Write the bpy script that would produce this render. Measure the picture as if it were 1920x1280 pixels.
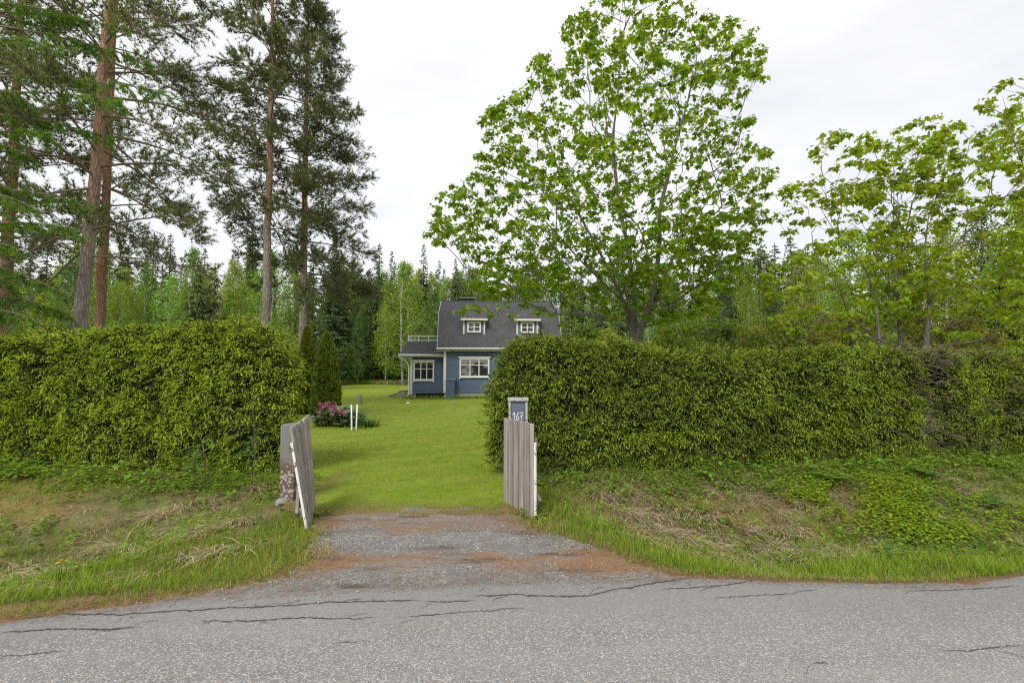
import bpy, math, random
import numpy as np
from mathutils import Vector

# ------------------------------------------------------------------ camera, sky, sun, exposure
for _o in list(bpy.data.objects):
    bpy.data.objects.remove(_o)
SC = bpy.context.scene
COL = SC.collection
rng = np.random.default_rng(7)
random.seed(7)
R = math.radians
FPX, PITCH, EYE = 907.0, R(3.4), 1.6
cam_d = bpy.data.cameras.new('camera')
cam_d.sensor_width = 36.0
cam_d.lens = 17.0
cam_d.clip_start = 0.05
cam_d.clip_end = 3000
cam = bpy.data.objects.new('camera', cam_d)
cam.location = (0, 0, EYE)
cam.rotation_euler = (R(90) + PITCH, 0, 0)
COL.objects.link(cam)
SC.camera = cam

SUN_EL, SUN_AZ = R(44), R(203)
world = bpy.data.worlds.new('World')
SC.world = world
world.use_nodes = True
wn, wl = world.node_tree.nodes, world.node_tree.links
wn.clear()
w_out = wn.new('ShaderNodeOutputWorld')
w_bg = wn.new('ShaderNodeBackground')
w_bg.inputs['Strength'].default_value = 0.10
w_sky = wn.new('ShaderNodeTexSky')
w_sky.sky_type = 'NISHITA'
w_sky.sun_disc = False
w_sky.sun_elevation = SUN_EL
w_sky.sun_rotation = SUN_AZ
w_sky.air_density = 1.0
w_sky.dust_density = 2.0
w_tc = wn.new('ShaderNodeTexCoord')
w_no = wn.new('ShaderNodeTexNoise')
w_no.inputs['Scale'].default_value = 2.2
w_no.inputs['Detail'].default_value = 5
w_map = wn.new('ShaderNodeMapping')
w_map.inputs['Scale'].default_value = (1, 1, 3.0)
w_cr = wn.new('ShaderNodeValToRGB')          # the closed cloud layer, nearly even
w_cr.color_ramp.elements[0].position = 0.3
w_cr.color_ramp.elements[0].color = (0.76, 0.775, 0.805, 1)
w_cr.color_ramp.elements[1].position = 0.7
w_cr.color_ramp.elements[1].color = (1.0, 1.0, 1.0, 1)
w_mul = wn.new('ShaderNodeVectorMath')
w_mul.operation = 'SCALE'
w_mul.inputs['Scale'].default_value = 6.0
w_mix = wn.new('ShaderNodeMixRGB')
w_mix.inputs['Fac'].default_value = 0.93
wl.new(w_tc.outputs['Generated'], w_map.inputs['Vector'])
wl.new(w_map.outputs['Vector'], w_no.inputs['Vector'])
wl.new(w_no.outputs['Fac'], w_cr.inputs['Fac'])
wl.new(w_cr.outputs['Color'], w_mul.inputs[0])
wl.new(w_sky.outputs['Color'], w_mix.inputs['Color1'])
wl.new(w_mul.outputs['Vector'], w_mix.inputs['Color2'])
wl.new(w_mix.outputs['Color'], w_bg.inputs['Color'])
wl.new(w_bg.outputs['Background'], w_out.inputs['Surface'])

sun_d = bpy.data.lights.new('sun', 'SUN')
sun_d.energy = 1.5
sun_d.angle = R(20)
sun_d.color = (1.0, 0.97, 0.92)
sun = bpy.data.objects.new('sun', sun_d)
_sd = Vector((math.sin(SUN_AZ) * math.cos(SUN_EL), math.cos(SUN_AZ) * math.cos(SUN_EL), math.sin(SUN_EL)))
sun.rotation_euler = _sd.to_track_quat('Z', 'Y').to_euler()
sun.location = _sd * 50
COL.objects.link(sun)

SC.view_settings.view_transform = 'Standard'
SC.view_settings.look = 'None'
SC.view_settings.exposure = 1.0
SC.view_settings.gamma = 1.0
SC.view_settings.use_curve_mapping = False
SC.render.engine = 'CYCLES'
SC.cycles.use_denoising = False
SC.cycles.max_bounces = 6
SC.cycles.diffuse_bounces = 4
SC.cycles.transmission_bounces = 4
SC.cycles.glossy_bounces = 2
SC.cycles.use_adaptive_sampling = False
SC.cycles.filter_width = 1.15

# ------------------------------------------------------------------ helpers
CP, SP = math.cos(PITCH), math.sin(PITCH)


def at(px, py, Y):
    """The place in the world at distance Y seen at this spot of the photograph."""
    u, v = (px - 960) / FPX, (640 - py) / FPX
    t = Y / (CP - v * SP)
    return np.array((u * t, Y, EYE + (SP + v * CP) * t))


def atg(px, py, z=0.0):
    """The place on level z seen at this spot of the photograph."""
    u, v = (px - 960) / FPX, (640 - py) / FPX
    t = (z - EYE) / (SP + v * CP)
    return np.array((u * t, (CP - v * SP) * t, z))


_LAT = np.random.default_rng(3).random((32, 32, 32))


def vnoise(P, scale=1.0, octaves=3, seed=0.0):
    P = np.asarray(P, float) * scale + seed * 7.31
    if P.shape[-1] == 2:
        P = np.concatenate([P, np.zeros(P.shape[:-1] + (1,)) + seed], -1)
    out, amp, tot = 0.0, 1.0, 0.0
    for _ in range(octaves):
        i = np.floor(P).astype(int)
        f = P - i
        f = f * f * (3 - 2 * f)
        acc = 0.0
        for dx in (0, 1):
            for dy in (0, 1):
                for dz in (0, 1):
                    w = (f[..., 0] if dx else 1 - f[..., 0]) * (f[..., 1] if dy else 1 - f[..., 1]) * (f[..., 2] if dz else 1 - f[..., 2])
                    acc = acc + w * _LAT[(i[..., 0] + dx) & 31, (i[..., 1] + dy) & 31, (i[..., 2] + dz) & 31]
        out = out + amp * acc
        tot += amp
        amp *= 0.5
        P = P * 2.03 + 11.7
    return out / tot


def unit(v):
    return v / np.maximum(np.linalg.norm(v, axis=-1, keepdims=True), 1e-9)


class Geo:
    """Triangles gathered in numpy: V, T and per-vertex tint (place along the piece) and rnd (one per piece)."""

    def __init__(self):
        self.v, self.t, self.a, self.b, self.n = [], [], [], [], 0

    def add(self, V, T, tint=0.0, rnd=0.5):
        V = np.asarray(V, float).reshape(-1, 3)
        T = np.asarray(T, int).reshape(-1, 3)
        self.v.append(V)
        self.t.append(T + self.n)
        self.a.append(np.broadcast_to(np.asarray(tint, float), (len(V),)))
        self.b.append(np.broadcast_to(np.asarray(rnd, float), (len(V),)))
        self.n += len(V)

    def scatter(self, tpl, P, F, S, rnd=None):
        """copies of a template (V, T, tint) at P with frames F (N,3,3; columns side, along, up) and scales S."""
        V, T, tint = tpl
        N = len(P)
        if N == 0:
            return
        S = np.asarray(S, float)
        S = S[:, None, None] if S.ndim == 1 else S[:, None, :]
        W = np.einsum('nij,nkj->nki', F, V[None] * S) + np.asarray(P)[:, None, :]
        k = len(V)
        TT = (T[None] + (np.arange(N) * k)[:, None, None]).reshape(-1, 3)
        if rnd is None:
            rnd = rng.random(N)
        self.add(W.reshape(-1, 3), TT, np.tile(tint, N), np.repeat(rnd, k))

    def tube(self, pts, rad, sides=6, tint=0.0, rnd=0.5, cap=True):
        pts = np.asarray(pts, float)
        rad = np.broadcast_to(np.asarray(rad, float), (len(pts),))
        n = len(pts)
        if n < 2:
            return
        tan = unit(np.gradient(pts, axis=0))
        ref = np.array((0.0, 0, 1)) if abs(tan[0, 2]) < 0.9 else np.array((1.0, 0, 0))
        xs = []
        for i in range(n):
            x = ref - tan[i] * (ref @ tan[i])
            x /= max(np.linalg.norm(x), 1e-9)
            xs.append(x)
            ref = x
        xs = np.array(xs)
        ys = np.cross(tan, xs)
        a = np.arange(sides) / sides * 2 * np.pi
        V = pts[:, None] + rad[:, None, None] * (np.cos(a)[None, :, None] * xs[:, None] + np.sin(a)[None, :, None] * ys[:, None])
        V = V.reshape(-1, 3)
        i, j = np.meshgrid(np.arange(n - 1), np.arange(sides), indexing='ij')
        a0, a1 = (i * sides + j).ravel(), (i * sides + (j + 1) % sides).ravel()
        T = np.concatenate([np.stack([a0, a1, a1 + sides], 1), np.stack([a0, a1 + sides, a0 + sides], 1)])
        if cap:
            V = np.vstack([V, pts[-1:]])
            e = (n - 1) * sides
            jj = np.arange(sides)
            T = np.vstack([T, np.stack([e + jj, e + (jj + 1) % sides, np.full(sides, len(V) - 1)], 1)])
        self.add(V, T, tint, rnd)

    def build(self, name, mat, parent=None, smooth=False, kind=None, label=None):
        V = np.concatenate(self.v).astype(np.float32)
        T = np.concatenate(self.t).astype(np.int32)
        me = bpy.data.meshes.new(name)
        me.vertices.add(len(V))
        me.vertices.foreach_set('co', V.ravel())
        me.loops.add(T.size)
        me.loops.foreach_set('vertex_index', T.ravel())
        me.polygons.add(len(T))
        me.polygons.foreach_set('loop_start', np.arange(0, T.size, 3, dtype=np.int32))
        if smooth:
            me.polygons.foreach_set('use_smooth', np.ones(len(T), bool))
        for nm, arr in (('tint', self.a), ('rnd', self.b)):
            at_ = me.attributes.new(nm, 'FLOAT', 'POINT')
            at_.data.foreach_set('value', np.concatenate(arr).astype(np.float32))
        me.update(calc_edges=True)
        me.materials.append(mat)
        return link(name, me, parent, kind, label)


def link(name, data, parent=None, kind=None, label=None):
    o = bpy.data.objects.new(name, data)
    COL.objects.link(o)
    if parent is not None:
        o.parent = parent
    if kind:
        o['kind'] = kind
    if label:
        o['label'] = label
    return o


class MB:
    """Solid pieces with flat faces: boxes, bars and prisms; build() links them as one mesh object."""

    def __init__(self):
        self.v, self.f = [], []

    def add(self, V, Fs):
        n = len(self.v)
        self.v += [tuple(map(float, p)) for p in V]
        self.f += [tuple(i + n for i in f) for f in Fs]
        return self

    def box(self, x0, x1, y0, y1, z0, z1):
        V = [(x, y, z) for z in (z0, z1) for y in (y0, y1) for x in (x0, x1)]
        return self.add(V, [(0, 2, 3, 1), (4, 5, 7, 6), (0, 1, 5, 4), (2, 6, 7, 3), (0, 4, 6, 2), (1, 3, 7, 5)])

    def bar(self, p0, p1, w, t, side=None):
        """a straight bar from p0 to p1, w wide along `side` and t thick across it."""
        p0, p1 = np.array(p0, float), np.array(p1, float)
        d = unit(p1 - p0)
        s = np.array(side if side is not None else ((1, 0, 0) if abs(d[0]) < .9 else (0, 1, 0)), float)
        s = unit(s - d * (s @ d))
        n = np.cross(d, s)
        V = [p + s * a * w / 2 + n * b * t / 2 for p in (p0, p1) for b in (-1, 1) for a in (-1, 1)]
        return self.add(V, [(0, 1, 3, 2), (4, 6, 7, 5), (0, 4, 5, 1), (2, 3, 7, 6), (0, 2, 6, 4), (1, 5, 7, 3)])

    def prism(self, poly, off):
        """a flat polygon swept along the vector off."""
        n = len(poly)
        off = np.array(off, float)
        V = [np.array(p, float) for p in poly] + [np.array(p, float) + off for p in poly]
        Fs = [tuple(range(n))[::-1], tuple(range(n, 2 * n))]
        Fs += [(i, (i + 1) % n, n + (i + 1) % n, n + i) for i in range(n)]
        return self.add(V, Fs)

    def build(self, name, mat, parent=None, kind=None, label=None, bevel=0.0):
        me = bpy.data.meshes.new(name)
        me.from_pydata(self.v, [], self.f)
        me.update()
        me.materials.append(mat)
        o = link(name, me, parent, kind, label)
        if bevel:
            m = o.modifiers.new('bevel', 'BEVEL')
            m.width = bevel
            m.segments = 1
        return o


def tag(o, label, cat, group=None):
    o['label'] = label
    o['category'] = cat
    if group:
        o['group'] = group
    return o


def thing(name, label, cat, loc=(0, 0, 0), group=None):
    o = bpy.data.objects.new(name, None)
    o.empty_display_size = 0.2
    COL.objects.link(o)
    o.location = loc
    return tag(o, label, cat, group)


def keep_world(o, parent):
    """parts are drawn at their place in the world: take the thing's own place off again."""
    o.matrix_parent_inverse = parent.matrix_basis.inverted()


def dup(root, loc, rotz=0.0, scale=1.0, label=None, group=None):
    r = root.copy()
    COL.objects.link(r)
    r.location = loc
    r.rotation_euler = (0, 0, rotz)
    r.scale = scale if hasattr(scale, '__len__') else (scale,) * 3
    if label:
        r['label'] = label
    if group:
        r['group'] = group
    for ch in list(root.children):
        c = ch.copy()
        COL.objects.link(c)
        c.parent = r
        for g in ch.children:
            d = g.copy()
            COL.objects.link(d)
            d.parent = c
    return r


# ------------------------------------------------------------------ materials
class NT:
    def __init__(self, name):
        self.m = bpy.data.materials.new(name)
        self.m.use_nodes = True
        self.t = self.m.node_tree
        self.t.nodes.clear()
        self.out = self.t.nodes.new('ShaderNodeOutputMaterial')

    def n(self, typ, **kw):
        nd = self.t.nodes.new('ShaderNode' + typ)
        for k, v in kw.items():
            if k.startswith('i_'):
                key = k[2:].replace('_', ' ')
                nd.inputs[key].default_value = v
            else:
                setattr(nd, k, v)
        return nd

    def l(self, a, b):
        self.t.links.new(a, b)

    def mix(self, fac, c1, c2, blend='MIX'):
        m = self.n('MixRGB', blend_type=blend)
        for sock, v in ((m.inputs[0], fac), (m.inputs[1], c1), (m.inputs[2], c2)):
            if isinstance(v, bpy.types.NodeSocket):
                self.l(v, sock)
            else:
                sock.default_value = v if not hasattr(v, '__len__') else tuple(v)[:3] + (1,)
        return m.outputs[0]

    def ramp(self, fac, p0, p1, c0=(0, 0, 0), c1=(1, 1, 1)):
        r = self.n('ValToRGB')
        e = r.color_ramp.elements
        e[0].position, e[1].position = p0, p1
        e[0].color, e[1].color = tuple(c0) + (1,), tuple(c1) + (1,)
        self.l(fac, r.inputs[0])
        return r.outputs[0]

    def noise(self, scale, detail=4, rough=0.6, vec=None, dist=0.0):
        nd = self.n('TexNoise')
        nd.inputs['Scale'].default_value = scale
        nd.inputs['Detail'].default_value = detail
        nd.inputs['Roughness'].default_value = rough
        nd.inputs['Distortion'].default_value = dist
        if vec is not None:
            self.l(vec, nd.inputs['Vector'])
        return nd.outputs['Fac']

    def pos(self, scale=None):
        g = self.n('NewGeometry').outputs['Position']
        if scale is None:
            return g
        mp = self.n('Mapping')
        mp.inputs['Scale'].default_value = scale
        self.l(g, mp.inputs['Vector'])
        return mp.outputs['Vector']

    def obj(self, scale=None):
        g = self.n('TexCoord').outputs['Object']
        if scale is None:
            return g
        mp = self.n('Mapping')
        mp.inputs['Scale'].default_value = scale
        self.l(g, mp.inputs['Vector'])
        return mp.outputs['Vector']

    def attr(self, name):
        return self.n('Attribute', attribute_name=name).outputs['Fac']

    def bump(self, h, strength=0.5, dist=0.02):
        b = self.n('Bump')
        b.inputs['Strength'].default_value = strength
        b.inputs['Distance'].default_value = dist
        self.l(h, b.inputs['Height'])
        return b.outputs['Normal']

    def surf(self, col, rough=0.8, spec=0.3, normal=None):
        p = self.n('BsdfPrincipled')
        if isinstance(col, bpy.types.NodeSocket):
            self.l(col, p.inputs['Base Color'])
        else:
            p.inputs['Base Color'].default_value = tuple(col)[:3] + (1,)
        p.inputs['Roughness'].default_value = rough
        p.inputs['Specular IOR Level'].default_value = spec
        if normal is not None:
            self.l(normal, p.inputs['Normal'])
        return p

    def done(self, p):
        self.l(p.outputs[0], self.out.inputs['Surface'])
        return self.m


def leaf_mat(name, c0, c1, transl=0.35, rough=0.55, var=0.35, hue=0.03, tboost=1.35, obj_var=0.0, spec=0.25):
    """c0 at the stalk or in old growth, c1 at the tip or in new growth; every leaf a little different."""
    k = NT(name)
    col = k.mix(k.attr('tint'), c0, c1)
    hs = k.n('HueSaturation')
    k.l(col, hs.inputs['Color'])
    r = k.attr('rnd')
    mr = k.n('MapRange')
    mr.inputs['To Min'].default_value = 1 - var
    mr.inputs['To Max'].default_value = 1 + var
    k.l(r, mr.inputs['Value'])
    val = mr.outputs[0]
    mh = k.n('MapRange')
    mh.inputs['To Min'].default_value = 0.5 - hue
    mh.inputs['To Max'].default_value = 0.5 + hue
    frac = k.n('Math', operation='FRACT')
    mm = k.n('Math', operation='MULTIPLY')
    mm.inputs[1].default_value = 13.7
    k.l(r, mm.inputs[0])
    k.l(mm.outputs[0], frac.inputs[0])
    k.l(frac.outputs[0], mh.inputs['Value'])
    hv = mh.outputs[0]
    if obj_var:
        oi = k.n('ObjectInfo').outputs['Random']
        mo = k.n('MapRange')
        mo.inputs['To Min'].default_value = 1 - obj_var
        mo.inputs['To Max'].default_value = 1 + obj_var
        k.l(oi, mo.inputs['Value'])
        mu = k.n('Math', operation='MULTIPLY')
        k.l(val, mu.inputs[0])
        k.l(mo.outputs[0], mu.inputs[1])
        val = mu.outputs[0]
        f2 = k.n('Math', operation='MULTIPLY')
        f2.inputs[1].default_value = 7.77
        k.l(oi, f2.inputs[0])
        f3 = k.n('Math', operation='FRACT')
        k.l(f2.outputs[0], f3.inputs[0])
        mo2 = k.n('MapRange')
        mo2.inputs['To Min'].default_value = -0.03
        mo2.inputs['To Max'].default_value = 0.03
        k.l(f3.outputs[0], mo2.inputs['Value'])
        ad = k.n('Math', operation='ADD')
        k.l(hv, ad.inputs[0])
        k.l(mo2.outputs[0], ad.inputs[1])
        hv = ad.outputs[0]
    k.l(val, hs.inputs['Value'])
    k.l(hv, hs.inputs['Hue'])
    p = k.surf(hs.outputs[0], rough, spec)
    tr = k.n('BsdfTranslucent')
    tc = k.mix(1.0, hs.outputs[0], (tboost * 1.05, tboost, tboost * 0.55), 'MULTIPLY')
    k.l(tc, tr.inputs['Color'])
    ms = k.n('MixShader')
    ms.inputs[0].default_value = transl
    k.l(p.outputs[0], ms.inputs[1])
    k.l(tr.outputs[0], ms.inputs[2])
    k.l(ms.outputs[0], k.out.inputs['Surface'])
    return k.m


def plain(name, col, rough=0.7, var=0.15, scale=8.0, spec=0.3, bump=0.0, stretch=None):
    k = NT(name)
    nz = k.noise(scale, 5, 0.65, k.obj(stretch) if stretch else k.obj())
    c = k.mix(nz, [x * (1 - var) for x in col], [min(1, x * (1 + var)) for x in col])
    nm = k.bump(nz, bump, 0.01) if bump else None
    return k.done(k.surf(c, rough, spec, nm))


M = {}
M['asphalt'] = None


def make_asphalt():
    k = NT('asphalt')
    P = k.pos()
    vo = k.n('TexVoronoi', feature='F1')
    vo.inputs['Scale'].default_value = 105
    k.l(P, vo.inputs['Vector'])
    ve = k.n('TexVoronoi', feature='DISTANCE_TO_EDGE')
    ve.inputs['Scale'].default_value = 105
    k.l(P, ve.inputs['Vector'])
    sep = k.n('SeparateColor')
    k.l(vo.outputs['Color'], sep.inputs[0])
    stone = k.n('ValToRGB')
    e = stone.color_ramp.elements
    e[0].position, e[0].color = 0.0, (0.15, 0.147, 0.142, 1)
    e[1].position, e[1].color = 1.0, (0.56, 0.54, 0.515, 1)
    for p_, c_ in ((0.35, (0.20, 0.195, 0.19)), (0.6, (0.30, 0.285, 0.27)), (0.72, (0.40, 0.31, 0.255)), (0.8, (0.37, 0.37, 0.37))):
        q = e.new(p_)
        q.color = c_ + (1,)
    k.l(sep.outputs[0], stone.inputs[0])
    binder = k.ramp(ve.outputs['Distance'], 0.03, 0.13, (0, 0, 0), (1, 1, 1))
    col = k.mix(binder, (0.16, 0.152, 0.147), stone.outputs[0])
    # worn edge strip: finer, darker and browner towards the verge
    big = k.noise(0.9, 5, 0.6, k.pos((0.35, 1.6, 1)))
    col = k.mix(k.ramp(big, 0.35, 0.75), col, k.mix(0.35, col, (0.33, 0.30, 0.27)))
    col = k.mix(k.ramp(k.noise(1.0, 4, 0.6, k.pos((0.12, 1.1, 1))), 0.4, 0.65, (0, 0, 0), (0.5, 0.5, 0.5)), col, (0.34, 0.325, 0.31))
    col = k.mix(k.ramp(k.noise(1.9, 7, 0.75, P), 0.58, 0.75, (0, 0, 0), (0.45, 0.45, 0.45)), col, (0.12, 0.112, 0.105))
    fine = k.noise(30, 4, 0.7, P)
    edge = k.n('Math', operation='MULTIPLY')
    edge.inputs[1].default_value = 0.62
    k.l(k.attr('tint'), edge.inputs[0])
    edge = edge.outputs[0]
    col = k.mix(edge, col, k.mix(fine, (0.11, 0.103, 0.097), (0.29, 0.272, 0.255)))
    h = k.mix(edge, binder, fine)
    return k.done(k.surf(col, 0.85, 0.3, k.bump(h, 0.5, 0.006)))


def make_gravel():
    """gravel drive, patches of rusty fallen needles over worn grit."""
    k = NT('gravel')
    P = k.pos()
    vo = k.n('TexVoronoi', feature='F1')
    vo.inputs['Scale'].default_value = 100
    k.l(P, vo.inputs['Vector'])
    sep = k.n('SeparateColor')
    k.l(vo.outputs['Color'], sep.inputs[0])
    grit = k.ramp(sep.outputs[0], 0.15, 1.0, (0.115, 0.105, 0.096), (0.43, 0.405, 0.375))
    grit = k.mix(k.ramp(k.noise(3.5, 6, 0.7, P), 0.3, 0.7), grit, (0.165, 0.155, 0.145))
    lit = k.mix(k.noise(70, 3, 0.8, k.pos((1, 1.4, 1))), (0.11, 0.062, 0.036), (0.34, 0.205, 0.118))
    nz = k.noise(2.1, 8, 0.72, k.pos((0.6, 1.3, 1)), 0.8)
    msk = k.n('Math', operation='ADD')
    k.l(nz, msk.inputs[0])
    k.l(k.attr('tint'), msk.inputs[1])
    m2 = k.ramp(msk.outputs[0], 0.465, 0.65)
    col = k.mix(m2, grit, lit)
    dk = k.ramp(k.noise(2.3, 5, 0.6, k.pos((0.5, 2.2, 1))), 0.56, 0.7)
    col = k.mix(dk, col, (0.075, 0.06, 0.045))
    h = k.mix(m2, vo.outputs['Distance'], k.noise(120, 2, 0.7, P))
    return k.done(k.surf(col, 0.9, 0.2, k.bump(h, 0.6, 0.012)))


def make_verge():
    k = NT('verge_soil')
    P = k.pos()
    n1 = k.noise(2.6, 6, 0.65, P)
    n2 = k.noise(24, 5, 0.75, P)
    soil = k.mix(n2, (0.075, 0.05, 0.03), (0.26, 0.185, 0.11))
    moss = k.mix(n2, (0.17, 0.115, 0.028), (0.40, 0.255, 0.075))
    straw = k.mix(n2, (0.10, 0.07, 0.035), (0.36, 0.28, 0.16))
    grn = k.mix(n2, (0.055, 0.085, 0.012), (0.17, 0.24, 0.04))
    c = k.mix(k.ramp(n1, 0.45, 0.6), soil, straw)
    c = k.mix(k.attr('rnd'), c, moss)
    c = k.mix(k.ramp(k.noise(1.7, 6, 0.7, k.pos((1, 1, 1))), 0.47, 0.66), c, grn)
    c = k.mix(k.attr('tint'), c, k.mix(n2, (0.12, 0.06, 0.03), (0.36, 0.21, 0.11)))
    return k.done(k.surf(c, 0.95, 0.1, k.bump(n2, 0.9, 0.03)))


def make_lawn():
    k = NT('lawn')
    P = k.pos()
    n1 = k.noise(0.35, 5, 0.6, P)
    n2 = k.noise(5, 6, 0.75, P)
    n3 = k.noise(60, 3, 0.8, k.pos((1, 0.35, 1)))
    g = k.mix(n3, (0.115, 0.185, 0.012), (0.275, 0.370, 0.028))
    y = k.mix(n3, (0.20, 0.215, 0.025), (0.38, 0.37, 0.07))
    c = k.mix(k.ramp(k.mix(0.35, n1, n2), 0.42, 0.62), g, y)
    c = k.mix(k.ramp(n2, 0.42, 0.66), c, k.mix(n3, (0.065, 0.12, 0.01), (0.17, 0.255, 0.022)))
    c = k.mix(k.ramp(k.noise(1.3, 6, 0.75, P), 0.55, 0.75), c, k.mix(n3, (0.13, 0.12, 0.03), (0.30, 0.28, 0.07)))
    # mowing arcs
    wv = k.n('TexWave', wave_type='RINGS', rings_direction='Z')
    wv.inputs['Scale'].default_value = 0.32
    wv.inputs['Distortion'].default_value = 2.0
    wv.inputs['Detail'].default_value = 2
    mp = k.n('Mapping')
    mp.inputs['Location'].default_value = (9, -20, 0)
    k.l(P, mp.inputs['Vector'])
    k.l(mp.outputs['Vector'], wv.inputs['Vector'])
    c = k.mix(k.ramp(wv.outputs['Fac'], 0.55, 0.95, (0, 0, 0), (0.20, 0.20, 0.20)), c, (0.34, 0.36, 0.07))
    c = k.mix(k.ramp(k.noise(0.8, 4, 0.6, k.pos((1.6, 0.35, 1))), 0.55, 0.72, (0, 0, 0), (0.5, 0.5, 0.5)), c, k.mix(n3, (0.17, 0.20, 0.03), (0.36, 0.40, 0.07)))
    c = k.mix(k.attr('tint'), c, k.mix(n2, (0.10, 0.065, 0.035), (0.25, 0.17, 0.09)))
    return k.done(k.surf(c, 0.9, 0.1, k.bump(n3, 0.7, 0.03)))


def make_ground():
    k = NT('forest_floor')
    P = k.pos()
    n1 = k.noise(0.5, 6, 0.7, P)
    n2 = k.noise(9, 4, 0.7, P)
    g = k.mix(n2, (0.045, 0.07, 0.015), (0.13, 0.17, 0.04))
    s = k.mix(n2, (0.12, 0.10, 0.05), (0.34, 0.28, 0.16))
    c = k.mix(k.ramp(n1, 0.5, 0.66), g, s)
    return k.done(k.surf(c, 0.95, 0.1, k.bump(n2, 0.8, 0.1)))


def make_bark(name, low, high, z0, z1, scale=(14, 14, 2.2), dark=0.35):
    """plated bark, its colour changing with height as on a pine."""
    k = NT(name)
    P = k.pos()
    sx = k.n('SeparateXYZ')
    k.l(P, sx.inputs[0])
    mr = k.n('MapRange')
    mr.inputs['From Min'].default_value = z0
    mr.inputs['From Max'].default_value = z1
    k.l(sx.outputs['Z'], mr.inputs['Value'])
    base = k.mix(mr.outputs[0], low, high)
    v = k.n('TexVoronoi', feature='DISTANCE_TO_EDGE')
    v.inputs['Scale'].default_value = 1.0
    k.l(k.pos(scale), v.inputs['Vector'])
    fis = k.ramp(v.outputs['Distance'], 0.02, 0.22)
    nz = k.noise(1.0, 5, 0.7, k.pos(tuple(s * 1.7 for s in scale)))
    c = k.mix(fis, k.mix(0.55, base, (0.04, 0.03, 0.025)), base)
    c = k.mix(k.ramp(nz, 0.35, 0.7, (0, 0, 0), (dark, dark, dark)), c, k.mix(0.6, base, (0.42, 0.40, 0.38)))
    return k.done(k.surf(c, 0.9, 0.15, k.bump(k.mix(0.5, fis, nz), 0.8, 0.03)))


def make_weathered(name, light, dark, grain=(60, 60, 2.0)):
    """bare grey wood with long grain and a few knots."""
    k = NT(name)
    oi = k.n('ObjectInfo').outputs['Random']
    mp = k.n('Mapping')
    mp.inputs['Scale'].default_value = grain
    k.l(k.n('TexCoord').outputs['Object'], mp.inputs['Vector'])
    ad = k.n('VectorMath', operation='ADD')
    cx = k.n('CombineXYZ')
    mu = k.n('Math', operation='MULTIPLY')
    mu.inputs[1].default_value = 57.0
    k.l(oi, mu.inputs[0])
    k.l(mu.outputs[0], cx.inputs[0])
    k.l(mu.outputs[0], cx.inputs[2])
    k.l(mp.outputs[0], ad.inputs[0])
    k.l(cx.outputs[0], ad.inputs[1])
    g = k.noise(1.0, 6, 0.7, ad.outputs[0], 0.3)
    c = k.mix(k.ramp(g, 0.3, 0.72), dark, light)
    mr = k.n('MapRange')
    mr.inputs['To Min'].default_value = 0.78
    mr.inputs['To Max'].default_value = 1.15
    k.l(oi, mr.inputs['Value'])
    hs = k.n('HueSaturation')
    k.l(c, hs.inputs['Color'])
    k.l(mr.outputs[0], hs.inputs['Value'])
    kn = k.n('TexVoronoi', feature='F1')
    kn.inputs['Scale'].default_value = 1.0
    mk = k.n('Mapping')
    mk.inputs['Scale'].default_value = (9, 9, 4.5)
    k.l(k.n('TexCoord').outputs['Object'], mk.inputs['Vector'])
    k.l(mk.outputs[0], kn.inputs['Vector'])
    c2 = k.mix(k.ramp(kn.outputs['Distance'], 0.05, 0.12, (1, 1, 1), (0, 0, 0)), hs.outputs[0], (0.06, 0.045, 0.035))
    return k.done(k.surf(c2, 0.85, 0.2, k.bump(g, 0.5, 0.004)))


def make_flaked(name, paint, under, amount=0.5, scale=14.0):
    """paint flaking off old wood or stone."""
    k = NT(name)
    nz = k.noise(scale, 6, 0.65, k.obj(), 0.4)
    m_ = k.ramp(nz, amount - 0.015, amount + 0.015)
    g = k.noise(60, 4, 0.7, k.obj((1, 1, 0.15)))
    u = k.mix(g, [x * 0.6 for x in under], [min(1, x * 1.3) for x in under])
    pc = k.mix(k.noise(5, 4, 0.6, k.obj()), [x * 0.85 for x in paint], paint)
    return k.done(k.surf(k.mix(m_, pc, u), 0.8, 0.25, k.bump(m_, 0.4, 0.003)))


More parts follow.
